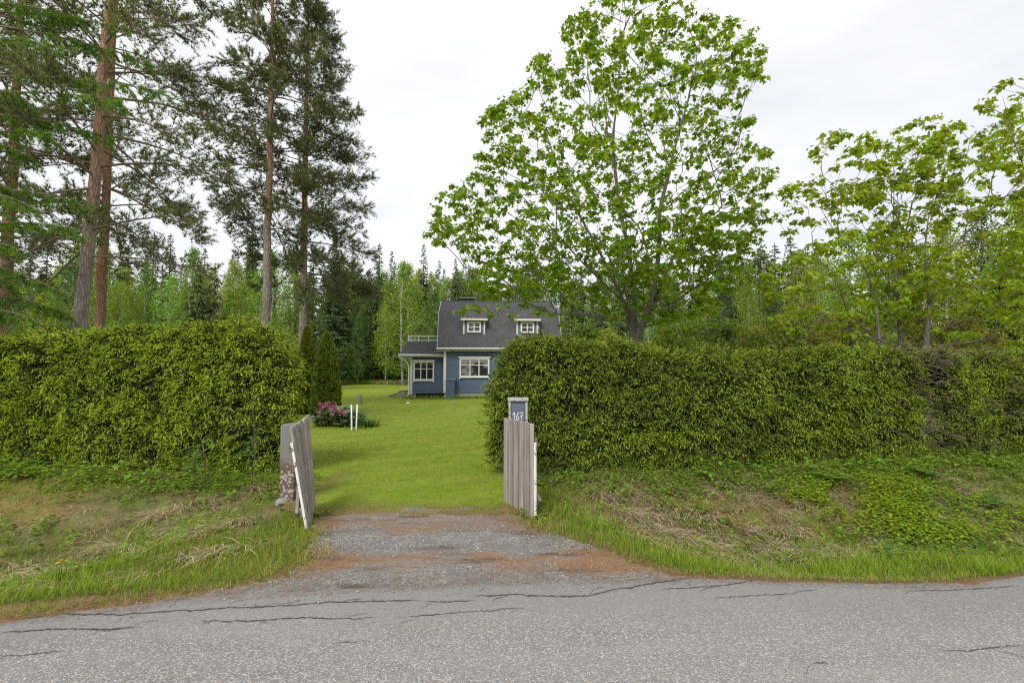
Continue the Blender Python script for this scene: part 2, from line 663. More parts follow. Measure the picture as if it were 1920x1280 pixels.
def make_post():
    """old gate post: bare grey on top, red paint and pale lichen flakes below."""
    k = NT('old_post')
    P = k.obj()
    sx = k.n('SeparateXYZ')
    k.l(P, sx.inputs[0])
    zz = k.n('MapRange')
    zz.inputs['From Min'].default_value = 0.35
    zz.inputs['From Max'].default_value = 0.75
    k.l(sx.outputs['Z'], zz.inputs['Value'])
    g = k.noise(1, 5, 0.7, k.obj((50, 50, 3)))
    grey = k.mix(g, (0.10, 0.095, 0.09), (0.30, 0.285, 0.27))
    red = k.mix(g, (0.10, 0.066, 0.054), (0.185, 0.122, 0.10))
    ad = k.n('Math', operation='ADD')
    k.l(zz.outputs[0], ad.inputs[0])
    k.l(k.noise(16, 4, 0.6, P), ad.inputs[1])
    c = k.mix(k.ramp(ad.outputs[0], 0.75, 0.95), red, grey)
    v = k.n('TexVoronoi', feature='SMOOTH_F1')
    v.inputs['Scale'].default_value = 30
    k.l(P, v.inputs['Vector'])
    s2 = k.n('Math', operation='ADD')
    k.l(v.outputs['Distance'], s2.inputs[0])
    k.l(zz.outputs[0], s2.inputs[1])
    s3 = k.n('Math', operation='ADD')
    k.l(s2.outputs[0], s3.inputs[0])
    nzz = k.noise(9, 4, 0.7, P)
    mm = k.n('Math', operation='MULTIPLY')
    mm.inputs[1].default_value = 0.6
    k.l(nzz, mm.inputs[0])
    k.l(mm.outputs[0], s3.inputs[1])
    lich = k.ramp(s3.outputs[0], 0.66, 0.72, (1, 1, 1), (0, 0, 0))
    c = k.mix(lich, c, k.mix(g, (0.26, 0.245, 0.225), (0.42, 0.40, 0.37)))
    return k.done(k.surf(c, 0.9, 0.15, k.bump(lich, 0.5, 0.006)))


def make_siding():
    k = NT('blue_siding')
    P = k.pos()
    nz = k.noise(1.0, 5, 0.6, k.pos((1.2, 1, 14)))
    c = k.mix(nz, (0.082, 0.120, 0.200), (0.112, 0.158, 0.250))
    return k.done(k.surf(c, 0.55, 0.3, k.bump(nz, 0.15, 0.01)))


def make_shingle():
    k = NT('roof_shingle')
    P = k.pos()
    nz = k.noise(1.4, 5, 0.65, P)
    f = k.noise(60, 2, 0.7, P)
    r = k.attr('rnd')
    c = k.mix(nz, (0.078, 0.078, 0.083), (0.130, 0.128, 0.133))
    c = k.mix(k.mix(0.5, f, r), k.mix(0.55, c, (0.03, 0.03, 0.032)), c)
    st = k.ramp(k.noise(2.2, 6, 0.7, k.pos((1.2, 1, 0.6))), 0.60, 0.78, (0, 0, 0), (0.5, 0.5, 0.5))
    c = k.mix(st, c, (0.22, 0.20, 0.17))
    return k.done(k.surf(c, 0.85, 0.2))


def make_glass():
    k = NT('window_glass')
    nz = k.noise(1.3, 4, 0.6, k.pos((1, 1, 0.8)))
    p = k.surf(k.mix(nz, (0.015, 0.017, 0.018), (0.05, 0.052, 0.05)), 0.04, 0.9)
    p.inputs['IOR'].default_value = 1.8
    k.l(k.bump(k.noise(1.6, 2, 0.5, P_ := k.pos()), 0.25, 0.06), p.inputs['Normal'])
    return k.done(p)


M['asphalt'] = make_asphalt()
M['gravel'] = make_gravel()
M['verge'] = make_verge()
M['lawn'] = make_lawn()
M['ground'] = make_ground()
M['bark_pine'] = make_bark('pine_bark', (0.36, 0.30, 0.265), (0.46, 0.245, 0.14), 3.4, 7.0, (20, 20, 4))
M['bark_pine_red'] = make_bark('red_pine_bark', (0.30, 0.17, 0.12), (0.45, 0.205, 0.105), 1.5, 6.0, (20, 20, 4))
M['bark_pine_far'] = make_bark('grey_pine_bark', (0.40, 0.335, 0.30), (0.48, 0.265, 0.165), 5.0, 9.5, (14, 14, 3))
M['bark_maple'] = make_bark('maple_bark', (0.15, 0.135, 0.12), (0.20, 0.18, 0.155), 2.0, 8.0, (22, 22, 4), 0.55)
M['bark_spruce'] = make_bark('spruce_bark', (0.13, 0.105, 0.085), (0.13, 0.105, 0.085), 2.0, 8.0, (12, 12, 5))
M['bark_birch'] = make_bark('birch_bark', (0.42, 0.41, 0.39), (0.55, 0.54, 0.52), 1.0, 5.0, (3, 3, 6), 0.3)
M['twig'] = plain('twig', (0.20, 0.15, 0.12), 0.9, 0.3, 12)
M['dead_twig'] = plain('dead_twig', (0.155, 0.115, 0.08), 0.95, 0.35, 12)
M['slat'] = make_weathered('weathered_slat', (0.46, 0.41, 0.37), (0.16, 0.135, 0.12))
M['slat_left'] = make_weathered('pale_weathered_slat', (0.56, 0.50, 0.44), (0.17, 0.145, 0.12))
M['rail'] = make_weathered('weathered_rail', (0.30, 0.26, 0.22), (0.13, 0.11, 0.09), (60, 2, 60))
M['white_worn'] = make_flaked('worn_white_paint', (0.80, 0.79, 0.76), (0.16, 0.13, 0.10), 0.60, 18)
M['white_flaky'] = make_flaked('flaking_white_paint', (0.46, 0.45, 0.43), (0.20, 0.18, 0.155), 0.56, 26)
M['board_blue'] = make_flaked('worn_blue_paint', (0.125, 0.150, 0.200), (0.20, 0.19, 0.18), 0.66, 12)
M['white_mark'] = plain('white_number_paint', (0.78, 0.78, 0.74), 0.7, 0.08, 30)
M['old_post'] = make_post()
M['siding'] = make_siding()
M['shingle'] = make_shingle()
M['glass'] = make_glass()
M['trim'] = plain('white_trim', (0.74, 0.73, 0.70), 0.6, 0.08, 2)
M['trim_old'] = plain('cream_trim', (0.60, 0.57, 0.49), 0.7, 0.2, 5)
M['fascia_blue'] = plain('pale_blue_barge', (0.30, 0.33, 0.40), 0.6, 0.1, 3)
M['concrete'] = plain('concrete', (0.36, 0.34, 0.31), 0.9, 0.25, 4, bump=0.3)
M['chimney'] = plain('chimney_metal', (0.03, 0.03, 0.032), 0.5, 0.2, 4)
M['tin'] = plain('tin', (0.20, 0.21, 0.23), 0.5, 0.25, 6, 0.5)
M['cabinet'] = plain('cabinet_blue', (0.085, 0.125, 0.20), 0.55, 0.12, 4)
M['step_wood'] = plain('step_wood', (0.12, 0.105, 0.09), 0.9, 0.35, 6, bump=0.3)
M['pole_white'] = plain('white_pole_paint', (0.72, 0.73, 0.76), 0.5, 0.1, 9)
M['stump'] = plain('weathered_stump', (0.24, 0.215, 0.18), 0.9, 0.4, 7, bump=0.5, stretch=(6, 6, 1))
M['inner'] = plain('dark_core', (0.022, 0.026, 0.012), 0.95, 0.6, 30, 0.05)  # solid cores of hedges and thujas, inner shade put into the dark colour
M['stone'] = plain('pale_stone', (0.27, 0.255, 0.23), 0.9, 0.25, 9, bump=0.4)
M['curtain'] = plain('curtain', (0.6, 0.6, 0.58), 0.9, 0.1, 4)

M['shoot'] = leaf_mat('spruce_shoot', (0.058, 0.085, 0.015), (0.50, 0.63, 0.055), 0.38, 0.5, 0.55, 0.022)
M['shoot_right'] = leaf_mat('spruce_shoot_darker', (0.050, 0.074, 0.015), (0.42, 0.53, 0.050), 0.38, 0.5, 0.6, 0.025)  # right hedge shoots, a darker olive green than the left
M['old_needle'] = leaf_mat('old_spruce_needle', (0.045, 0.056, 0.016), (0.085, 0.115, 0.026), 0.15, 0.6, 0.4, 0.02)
M['maple_leaf'] = leaf_mat('maple_leaf', (0.120, 0.200, 0.012), (0.250, 0.365, 0.022), 0.52, 0.5, 0.5, 0.02, 1.6)  # stalk colour darkened a little to paint shading depth into the crown
M['young_maple_leaf'] = leaf_mat('young_maple_leaf', (0.185, 0.265, 0.020), (0.310, 0.395, 0.028), 0.5, 0.5, 0.45, 0.022, 1.6)
M['pine_needle'] = leaf_mat('pine_needle', (0.105, 0.128, 0.060), (0.180, 0.215, 0.090), 0.42, 0.6, 0.35, 0.02, 1.5)
M['larch_needle'] = leaf_mat('larch_needle', (0.095, 0.190, 0.020), (0.165, 0.310, 0.035), 0.45, 0.5, 0.3, 0.02)
M['thuja'] = leaf_mat('thuja_scale', (0.048, 0.092, 0.010), (0.170, 0.260, 0.026), 0.3, 0.55, 0.45, 0.02, obj_var=0.1)
M['spruce_far'] = leaf_mat('forest_spruce_needle', (0.052, 0.076, 0.028), (0.105, 0.150, 0.046), 0.25, 0.6, 0.4, 0.02, obj_var=0.25)
M['birch_leaf'] = leaf_mat('birch_leaf', (0.155, 0.245, 0.030), (0.290, 0.410, 0.055), 0.45, 0.5, 0.35, 0.025, 1.6, obj_var=0.18)
M['aspen_leaf'] = leaf_mat('aspen_leaf', (0.085, 0.150, 0.036), (0.165, 0.255, 0.062), 0.42, 0.5, 0.4, 0.025, 1.45, obj_var=0.28)
M['bush_leaf'] = leaf_mat('bush_leaf', (0.105, 0.170, 0.022), (0.230, 0.325, 0.045), 0.45, 0.5, 0.4, 0.03, 1.6, obj_var=0.25)
M['yellow_bush_leaf'] = leaf_mat('yellow_bush_leaf', (0.17, 0.185, 0.030), (0.30, 0.31, 0.050), 0.4, 0.5, 0.4, 0.03, 1.4, obj_var=0.2)
M['grass'] = leaf_mat('grass_blade', (0.105, 0.170, 0.010), (0.310, 0.450, 0.030), 0.4, 0.5, 0.45, 0.03)
M['lawn_grass'] = leaf_mat('lawn_blade', (0.100, 0.170, 0.010), (0.235, 0.340, 0.022), 0.35, 0.5, 0.45, 0.03)
M['straw'] = leaf_mat('dry_grass_blade', (0.22, 0.155, 0.09), (0.60, 0.49, 0.33), 0.2, 0.7, 0.5, 0.015)
M['weed'] = leaf_mat('weed_leaf', (0.105, 0.180, 0.020), (0.225, 0.350, 0.048), 0.4, 0.5, 0.4, 0.03)
M['bright_weed'] = leaf_mat('bright_cover_leaf', (0.150, 0.225, 0.015), (0.340, 0.450, 0.028), 0.4, 0.5, 0.4, 0.025)
M['fern'] = leaf_mat('fern_leaf', (0.10, 0.18, 0.04), (0.18, 0.29, 0.075), 0.35, 0.5, 0.25, 0.02)
M['dead_leaf'] = leaf_mat('dead_leaf', (0.12, 0.075, 0.045), (0.33, 0.225, 0.14), 0.1, 0.8, 0.5, 0.02)
M['needle_litter'] = leaf_mat('fallen_needle', (0.18, 0.10, 0.055), (0.40, 0.25, 0.145), 0.05, 0.8, 0.4, 0.015)
M['bergenia'] = leaf_mat('bergenia_leaf', (0.085, 0.115, 0.045), (0.175, 0.225, 0.095), 0.15, 0.35, 0.45, 0.05, spec=0.5)
M['petal'] = leaf_mat('pink_petal', (0.40, 0.10, 0.27), (0.62, 0.22, 0.45), 0.3, 0.6, 0.3, 0.02)
M['yellow_petal'] = leaf_mat('yellow_petal', (0.75, 0.42, 0.01), (0.85, 0.55, 0.02), 0.2, 0.6, 0.2, 0.01)
M['iris'] = leaf_mat('iris_blade', (0.030, 0.075, 0.015), (0.070, 0.155, 0.030), 0.25, 0.5, 0.35, 0.02)
M['pebble'] = leaf_mat('pebble', (0.16, 0.155, 0.15), (0.42, 0.40, 0.38), 0.0, 0.85, 0.5, 0.01)

# ------------------------------------------------------------------ leaf templates (V, T, tint); along +y, up +z


def tpl(V, T, tint):
    return np.array(V, float), np.array(T, int), np.array(tint, float)


def fan(outline, tint_of=None, fold=0.0):
    """a flat leaf from its outline, fanned from the stalk point, the halves folded up a little."""
    V = [(x, y, abs(x) * fold) for x, y in outline]
    T = [(0, i, i + 1) for i in range(1, len(V) - 1)]
    ys = np.array([v[1] for v in V])
    t = (ys - ys.min()) / max(np.ptp(ys), 1e-6)
    return tpl(V, T, t)


MAPLE = fan([(0, 0), (.32, -.02), (.30, .16), (.58, .36), (.24, .50), (0, 1.0), (-.24, .50), (-.58, .36), (-.30, .16), (-.32, -.02)], fold=0.18)
OVATE = fan([(0, 0), (.30, .30), (.26, .65), (0, 1), (-.26, .65), (-.30, .30)], fold=0.25)
ROUND = fan([(0, 0), (.34, .12), (.5, .5), (.34, .88), (0, 1), (-.34, .88), (-.5, .5), (-.34, .12)], fold=0.22)
DIAMOND = tpl([(0, 0, 0), (.28, .45, .05), (0, 1, -.08), (-.28, .45, .05)], [(0, 1, 2), (0, 2, 3)], [0, .5, 1, .5])
BLADE = tpl([(-.5, 0, 0), (.5, 0, 0), (-.38, .5, .10), (.38, .5, .10), (0, 1, .38)], [(0, 1, 3), (0, 3, 2), (2, 3, 4)], [0, 0, .5, .5, 1])
BLADE2 = tpl([(-.5, 0, 0), (.5, 0, 0), (.36, .55, .12), (0, 1, .42)], [(0, 1, 2), (0, 2, 3)], [0, 0, .5, 1])
BLADE1 = tpl([(-.5, 0, 0), (.5, 0, 0), (0, 1, .25)], [(0, 1, 2)], [0, 0, 1])


def make_shoot():
    """a spruce shoot: two crossed, curving strips of needles with toothed sides."""
    V, T, t = [], [], []
    for ax in (0, 1):
        b = len(V)
        for i, (y, w) in enumerate(((0, .05), (.22, .17), (.30, .09), (.52, .17), (.62, .09), (.82, .12), (1.0, .0))):
            drop = -.16 * y * y
            for s in ((-1, 1) if i < 6 else (0,)):
                V.append((s * w if ax == 0 else 0, y, drop + (s * w if ax else 0)))
                t.append(min(1, y * 1.15))
        for i in range(5):
            T += [(b + 2 * i, b + 2 * i + 1, b + 2 * i + 3), (b + 2 * i, b + 2 * i + 3, b + 2 * i + 2)]
        T.append((b + 10, b + 11, b + 12))
    return tpl(V, T, t)


def make_shoot_low():
    """a small shoot: two crossed, slightly drooping diamonds, broadest behind the tip."""
    V, T, t = [], [], []
    for ax in (0, 1):
        b = len(V)
        V += [(0, 0, 0), (-.105 if ax == 0 else 0, .62, -.03 + (-.105 if ax else 0)), (.105 if ax == 0 else 0, .62, -.03 + (.105 if ax else 0)), (0, 1, -.26)]
        t += [0, .55, .55, 1]
        T += [(b, b + 2, b + 1), (b + 1, b + 2, b + 3)]
    return tpl(V, T, t)


def make_tuft(n=8, w=.11, spread=.75, seed=1):
    """a brush of pine needles pointing forward."""
    r = np.random.default_rng(seed)
    V, T, t = [], [], []
    for i in range(n):
        a = i / n * 2 * np.pi + r.random() * .5
        s = spread * (0.4 + 0.6 * r.random())
        d = unit(np.array((math.cos(a) * s, 1.0, math.sin(a) * s)))
        side = unit(np.cross(d, r.normal(size=3)))
        o = np.array((0, .25 * r.random(), 0))
        b = len(V)
        V += [o + side * w / 2, o - side * w / 2, o + d * (0.75 + .25 * r.random())]
        t += [0, 0, 1]
        T.append((b, b + 1, b + 2))
    return tpl(V, T, t)


SHOOT, SHOOT_LOW = make_shoot(), make_shoot_low()
TUFT = make_tuft(6, .15, .95)
TUFT_SOFT = make_tuft(7, .14, 1.2, 2)


def frames(d, up=None, roll=None):
    """frames whose second column runs along d; the third stays near `up`."""
    d = unit(np.asarray(d, float))
    if up is None:
        up = np.broadcast_to(np.array((0.0, 0, 1)), d.shape)
    s = np.cross(d, up)
    bad = np.linalg.norm(s, axis=-1) < 1e-3
    s[bad] = (1, 0, 0)
    s = unit(s)
    u = np.cross(s, d)
    if roll is not None:
        c, sn = np.cos(roll)[:, None], np.sin(roll)[:, None]
        s, u = s * c + u * sn, u * c - s * sn
    return np.stack([s, d, u], axis=-1)


def sample_tris(V, T, n, weight=None):
    a, b, c = V[T[:, 0]], V[T[:, 1]], V[T[:, 2]]
    cr = np.cross(b - a, c - a)
    ar = np.linalg.norm(cr, axis=1)
    if weight is not None:
        ar = ar * weight
    i = rng.choice(len(T), n, p=ar / ar.sum())
    u, v = rng.random(n), rng.random(n)
    m = u + v > 1
    u[m], v[m] = 1 - u[m], 1 - v[m]
    return a[i] + (b - a)[i] * u[:, None] + (c - a)[i] * v[:, None], unit(cr[i])


# ------------------------------------------------------------------ the lie of the land
EX = [-60, -8, -3.37, -2.0, 0, 1.45, 2.0, 2.82, 3.4, 4.15, 10, 60]
EY = [-9, 2.05, 3.18, 3.57, 3.81, 3.86, 3.80, 3.74, 3.76, 3.92, 4.5, 9]
DY = [2.8, 3.5, 3.8, 4.2, 4.6, 5.0, 5.4, 5.8, 6.2]
DL = [-3.6, -2.5, -1.75, -1.62, -1.85, -2.0, -2.12, -1.95, -1.6]
DR = [2.6, 1.9, 1.40, 0.95, 0.55, 0.25, 0.10, -0.05, -0.4]


def edge_y(x):
    return np.interp(x, EX, EY)


def hedge_y(x):
    """the foot of the hedges on the road side."""
    return np.where(x < -1.6, 6.95 + np.maximum(0, -3.0 - x) * 0.14, 7.25 + np.maximum(0, x) * 0.13)


def sstep(a, b, x):
    t = np.clip((x - a) / (b - a), 0, 1)
    return t * t * (3 - 2 * t)


def height(x, y):
    x, y = np.asarray(x, float), np.asarray(y, float)
    e, hy = edge_y(x), hedge_y(x)
    s = (y - e) / np.maximum(hy - e, 0.5)
    bump = np.where((s > 0) & (s < 1), np.sin(np.clip(s, 0, 1) ** 0.75 * np.pi) ** 1.6, 0)
    side = np.maximum(sstep(0.7, 2.4, x) * 0.30, sstep(2.5, 4.2, -x) * 0.17)
    z = -bump * side
    bank = sstep(0.45, 0.85, s) * sstep(1.6, 1.0, s)
    z = z + bank * np.maximum(sstep(0.8, 2.0, x), sstep(2.6, 3.4, -x)) * 0.05
    P = np.stack([x, y], -1)
    rough = np.where(s > 0.05, np.maximum(sstep(0.5, 1.4, x), sstep(2.2, 3.0, -x)), 0) * sstep(12, 8, y)
    z = z + rough * (vnoise(P, 1.7, 3, 1) - 0.5) * 0.16
    z = z + sstep(9, 14, y) * (vnoise(P, 0.12, 2, 4) - 0.5) * 0.12
    z = z + sstep(48, 130, y) * 2.0
    return z


def grid(xs, ys, keep=None, zoff=0.0, tint=None, rnd=None, name='', mat=None, kind='structure', edge_jit=0):
    X, Y = np.meshgrid(xs, ys, indexing='ij')
    Z = height(X, Y) + (zoff(X, Y) if callable(zoff) else zoff)
    V = np.stack([X, Y, Z], -1).reshape(-1, 3)
    nx, ny = len(xs), len(ys)
    i, j = np.meshgrid(np.arange(nx - 1), np.arange(ny - 1), indexing='ij')
    a = (i * ny + j).ravel()
    b, c, d = a + ny, a + ny + 1, a + 1
    if keep is not None:
        m = keep(V[:, 0], V[:, 1]).astype(int)
        ok = (m[a] + m[b] + m[c] + m[d]) >= 2
        a, b, c, d = a[ok], b[ok], c[ok], d[ok]
    T = np.concatenate([np.stack([a, b, c], 1), np.stack([a, c, d], 1)])
    used = np.unique(T)
    re = np.zeros(len(V), int)
    re[used] = np.arange(len(used))
    V, T = V[used], re[T]
    g = Geo()
    g.add(V, T, tint(V[:, 0], V[:, 1]) if tint else 0.0, rnd(V[:, 0], V[:, 1]) if rnd else 0.0)
    return g.build(name, mat, None, True, kind)


def axis(lo, hi, step, far, grow=1.25):
    a = list(np.arange(lo, hi + 1e-6, step))
    s = step
    while a[-1] < far:
        s *= grow
        a.append(a[-1] + s)
    s = step
    while a[0] > -far:
        s *= grow
        a.insert(0, a[0] - s)
    return np.array(a)


def wob(x, y, sc=2.0, amp=0.12, seed=0):
    return (vnoise(np.stack([x, y], -1), sc, 3, seed) - 0.5) * 2 * amp


def in_drive(x, y, grow=0.0):
    l, r = np.interp(y, DY, DL), np.interp(y, DY, DR)
    w = wob(x, y, 2.2, 0.14, 5)
    return (x > l - grow + w) & (x < r + grow + w) & (y > edge_y(x) - 0.25) & (y < 5.68 + grow + wob(x, y, 1.6, 0.25, 8))


def in_lawn(x, y):
    w = wob(x, y, 1.5, 0.15, 9)
    mid = (x > np.interp(y, [5.3, 6.5, 8.3], [-2.5, -3.0, -6.5]) + w) & (x < 0.35 + w) & (y > 5.50 + wob(x, y, 2.4, 0.34, 17))
    return (y > 8.2) & (y < 57 + 6 * w) & (np.abs(x) < 32) | mid & (y <= 8.3)


def left_moss(x, y):
    v = vnoise(np.stack([x, y], -1), 0.9, 3, 2)
    return np.clip(sstep(-3.6, -5.6, x) * sstep(4.2, 5.4, y) * .85 + sstep(0.3, 1.2, x) * sstep(2.6, 1.8, x) * sstep(5.0, 5.4, y) * 0.5 + (v - 0.62) * 3, 0, 1)


def needle_strip(x, y):
    d = y - edge_y(x)
    near = np.exp(-(np.maximum(0, d) / 0.22) ** 2) * sstep(7.5, 3, np.abs(x))
    l, r = np.interp(y, DY, DL), np.interp(y, DY, DR)
    dd = np.minimum(np.abs(x - l), np.abs(x - r)) + 0 * y
    return np.clip(np.maximum(near, np.exp(-(dd / 0.3) ** 2) * sstep(6.2, 5.6, y)) + wob(x, y, 3, 0.25, 3), 0, 1)


xs = axis(-10.5, 12, 0.13, 900)
ys = np.concatenate([np.arange(-3, 2, 0.5), np.arange(2, 9.5, 0.10), np.geomspace(9.6, 1200, 60)])
ys = np.concatenate([[-300, -80, -20, -6], ys])
ground = grid(xs, ys, None, -0.012, needle_strip, left_moss, 'ground', M['verge'])
floor_ = grid(axis(-40, 40, 1.5, 900), np.concatenate([np.arange(9.0, 80, 1.0), np.geomspace(82, 1200, 30)]), lambda x, y: (y > 54) | (np.abs(x) > 30), 0.0, None, None, 'forest_floor', M['ground'])

lawn = grid(np.concatenate([np.arange(-34, -7, 1.0), np.arange(-7, 2, 0.1), np.arange(2, 34, 1.0)]), np.concatenate([np.arange(5.2, 9, 0.06), np.geomspace(9.02, 62, 95)]), in_lawn, 0.012,
            lambda x, y: np.clip(sstep(6.1, 5.6, y) * 0.8 + (sstep(0.35, 0.0, np.abs(x + 2.6)) + sstep(0.4, 0.0, np.abs(x - 0.2))) * sstep(8.2, 7.4, y) * 0.7 + wob(x, y, 2.5, 0.35, 4) - 0.1, 0, 1),
            None, 'lawn', M['lawn'])

# road: its far edge is ragged, its near side runs out behind the camera
rx = np.concatenate([np.arange(-90, -9, 3.0), np.arange(-9, 11, 0.06), np.arange(11, 90, 3.0)])
rs = np.array([-9, -6, -4, -3, -2.2, -1.6, -1.1, -0.8, -0.55, -0.4, -0.28, -0.18, -0.1, -0.04, 0.0])
RX, RS = np.meshgrid(rx, rs, indexing='ij')
rag = wob(RX, RX * 0, 2.2, 0.07, 1) + wob(RX, RX * 0, 9, 0.03, 2)
RY = edge_y(RX) + RS + rag * np.clip(1 + RS, 0, 1)
RZ = 0.004 - 0.012 * sstep(-0.06, 0.0, RS)
g = Geo()
nx_, ny_ = len(rx), len(rs)
i, j = np.meshgrid(np.arange(nx_ - 1), np.arange(ny_ - 1), indexing='ij')
a = (i * ny_ + j).ravel()
g.add(np.stack([RX, RY, RZ], -1).reshape(-1, 3), np.concatenate([np.stack([a, a + ny_, a + ny_ + 1], 1), np.stack([a, a + ny_ + 1, a + 1], 1)]),
      np.clip(sstep(-0.75, -0.15, RS + wob(RX, RS, 1.5, 0.25, 7)), 0, 1).ravel(), 0.5)
road = g.build('road', M['asphalt'], None, True, 'structure')

drive = grid(np.arange(-4.2, 3.4, 0.05), np.arange(2.7, 6.4, 0.05), in_drive, lambda x, y: -.009 + (.019 + wob(x, y, 3.5, .012, 13)) * sstep(0.0, 0.3, y - edge_y(x)),
             lambda x, y: -0.20 * np.exp(-((y + wob(x, y, 1.3, .2, 5) - 4.62) / 0.22) ** 4) + 0.16 * sstep(0.45, 0.0, np.minimum(x - np.interp(y, DY, DL), np.interp(y, DY, DR) - x)) + 0.13 * np.exp(-((y + wob(x, y, 1.2, .18, 6) - 4.17) / 0.13) ** 2) + 0.07 * sstep(4.9, 5.2, y) - .10 * sstep(4.0, 3.85, y),
             None, 'driveway', M['gravel'])

# cracks that run along the road edge, drawn through the spots where the photograph shows them
CRACK = plain('crack_fill', (0.075, 0.068, 0.06), 0.95, 0.3, 20)
cracks = [
    ([(0, 1160), (130, 1151), (230, 1150), (330, 1143), (420, 1135), (510, 1133), (620, 1124), (720, 1124), (790, 1122)], 0.010),
    ([(795, 1129), (850, 1127), (890, 1126)], 0.008),
    ([(880, 1121), (960, 1117), (1040, 1119), (1100, 1116), (1160, 1104), (1230, 1092), (1300, 1080)], 0.011),
    ([(0, 1187), (60, 1184), (120, 1181), (190, 1183), (270, 1173)], 0.009),
    ([(375, 1166), (430, 1164), (480, 1162), (540, 1157), (610, 1158), (710, 1156)], 0.008),
    ([(740, 1160), (850, 1153), (930, 1149), (985, 1143)], 0.006),
    ([(0, 1229), (60, 1227), (120, 1222)], 0.006),
    ([(625, 1206), (690, 1204)], 0.005),
    ([(1240, 1106), (1300, 1103), (1370, 1098), (1420, 1087), (1500, 1088)], 0.008),
    ([(1330, 1124), (1400, 1117), (1480, 1110), (1530, 1102)], 0.005),
    ([(1570, 1093), (1640, 1092), (1700, 1095), (1780, 1090)], 0.006),
    ([(1690, 1110), (1780, 1108), (1850, 1105), (1920, 1102)], 0.006),
    ([(1520, 1243), (1560, 1241)], 0.006),
    ([(1770, 1222), (1850, 1216), (1920, 1210)], 0.006),
]
_more = []
for pts, w in cracks:
    P = np.array([atg(px, py, 0.0) for px, py in pts])
    _more.append((P, w))
    for q in range(int(len(P) * .6)):
        t_ = rng.random() * (len(P) - 1)
        b_ = np.array([np.interp(t_, np.arange(len(P)), P[:, c_]) for c_ in range(3)])
        l_ = rng.uniform(.05, .24)
        a_ = rng.choice([-1, 1]) * rng.uniform(.15, 1.0)
        e_ = b_ + np.array((rng.choice([-1, 1]) * l_ * math.cos(a_), l_ * math.sin(a_), 0))
        if e_[1] < edge_y(e_[0]) - .03:
            _more.append((np.array([b_, (b_ + e_) / 2 + rng.normal(0, .015, 3) * (1, 1, 0), e_]), w * .45))
for P, w in _more:
    s = np.linspace(0, len(P) - 1, 14 * (len(P) - 1) + 1)
    C = np.stack([np.interp(s, np.arange(len(P)), P[:, q]) for q in range(3)], 1)
    C[:, 1] += np.cumsum(rng.normal(0, 0.004, len(C))) * 0.7 + rng.normal(0, 0.004, len(C))
    ww = .62 * w * (0.4 + 1.1 * rng.random(len(C))) * np.minimum(1, np.minimum(s, s[-1] - s) * 2 + 0.15)
    A, B = C.copy(), C.copy()
    A[:, 1] += ww
    B[:, 1] -= ww
    A[:, 2] = B[:, 2] = 0.008
    n = len(C)
    k_ = np.arange(n - 1)
    g = Geo()
    g.add(np.vstack([A, B]), np.vstack([np.stack([k_ + n, k_ + n + 1, k_ + 1], 1), np.stack([k_ + n, k_ + 1, k_], 1)]))
    g.build('crack', CRACK, road)


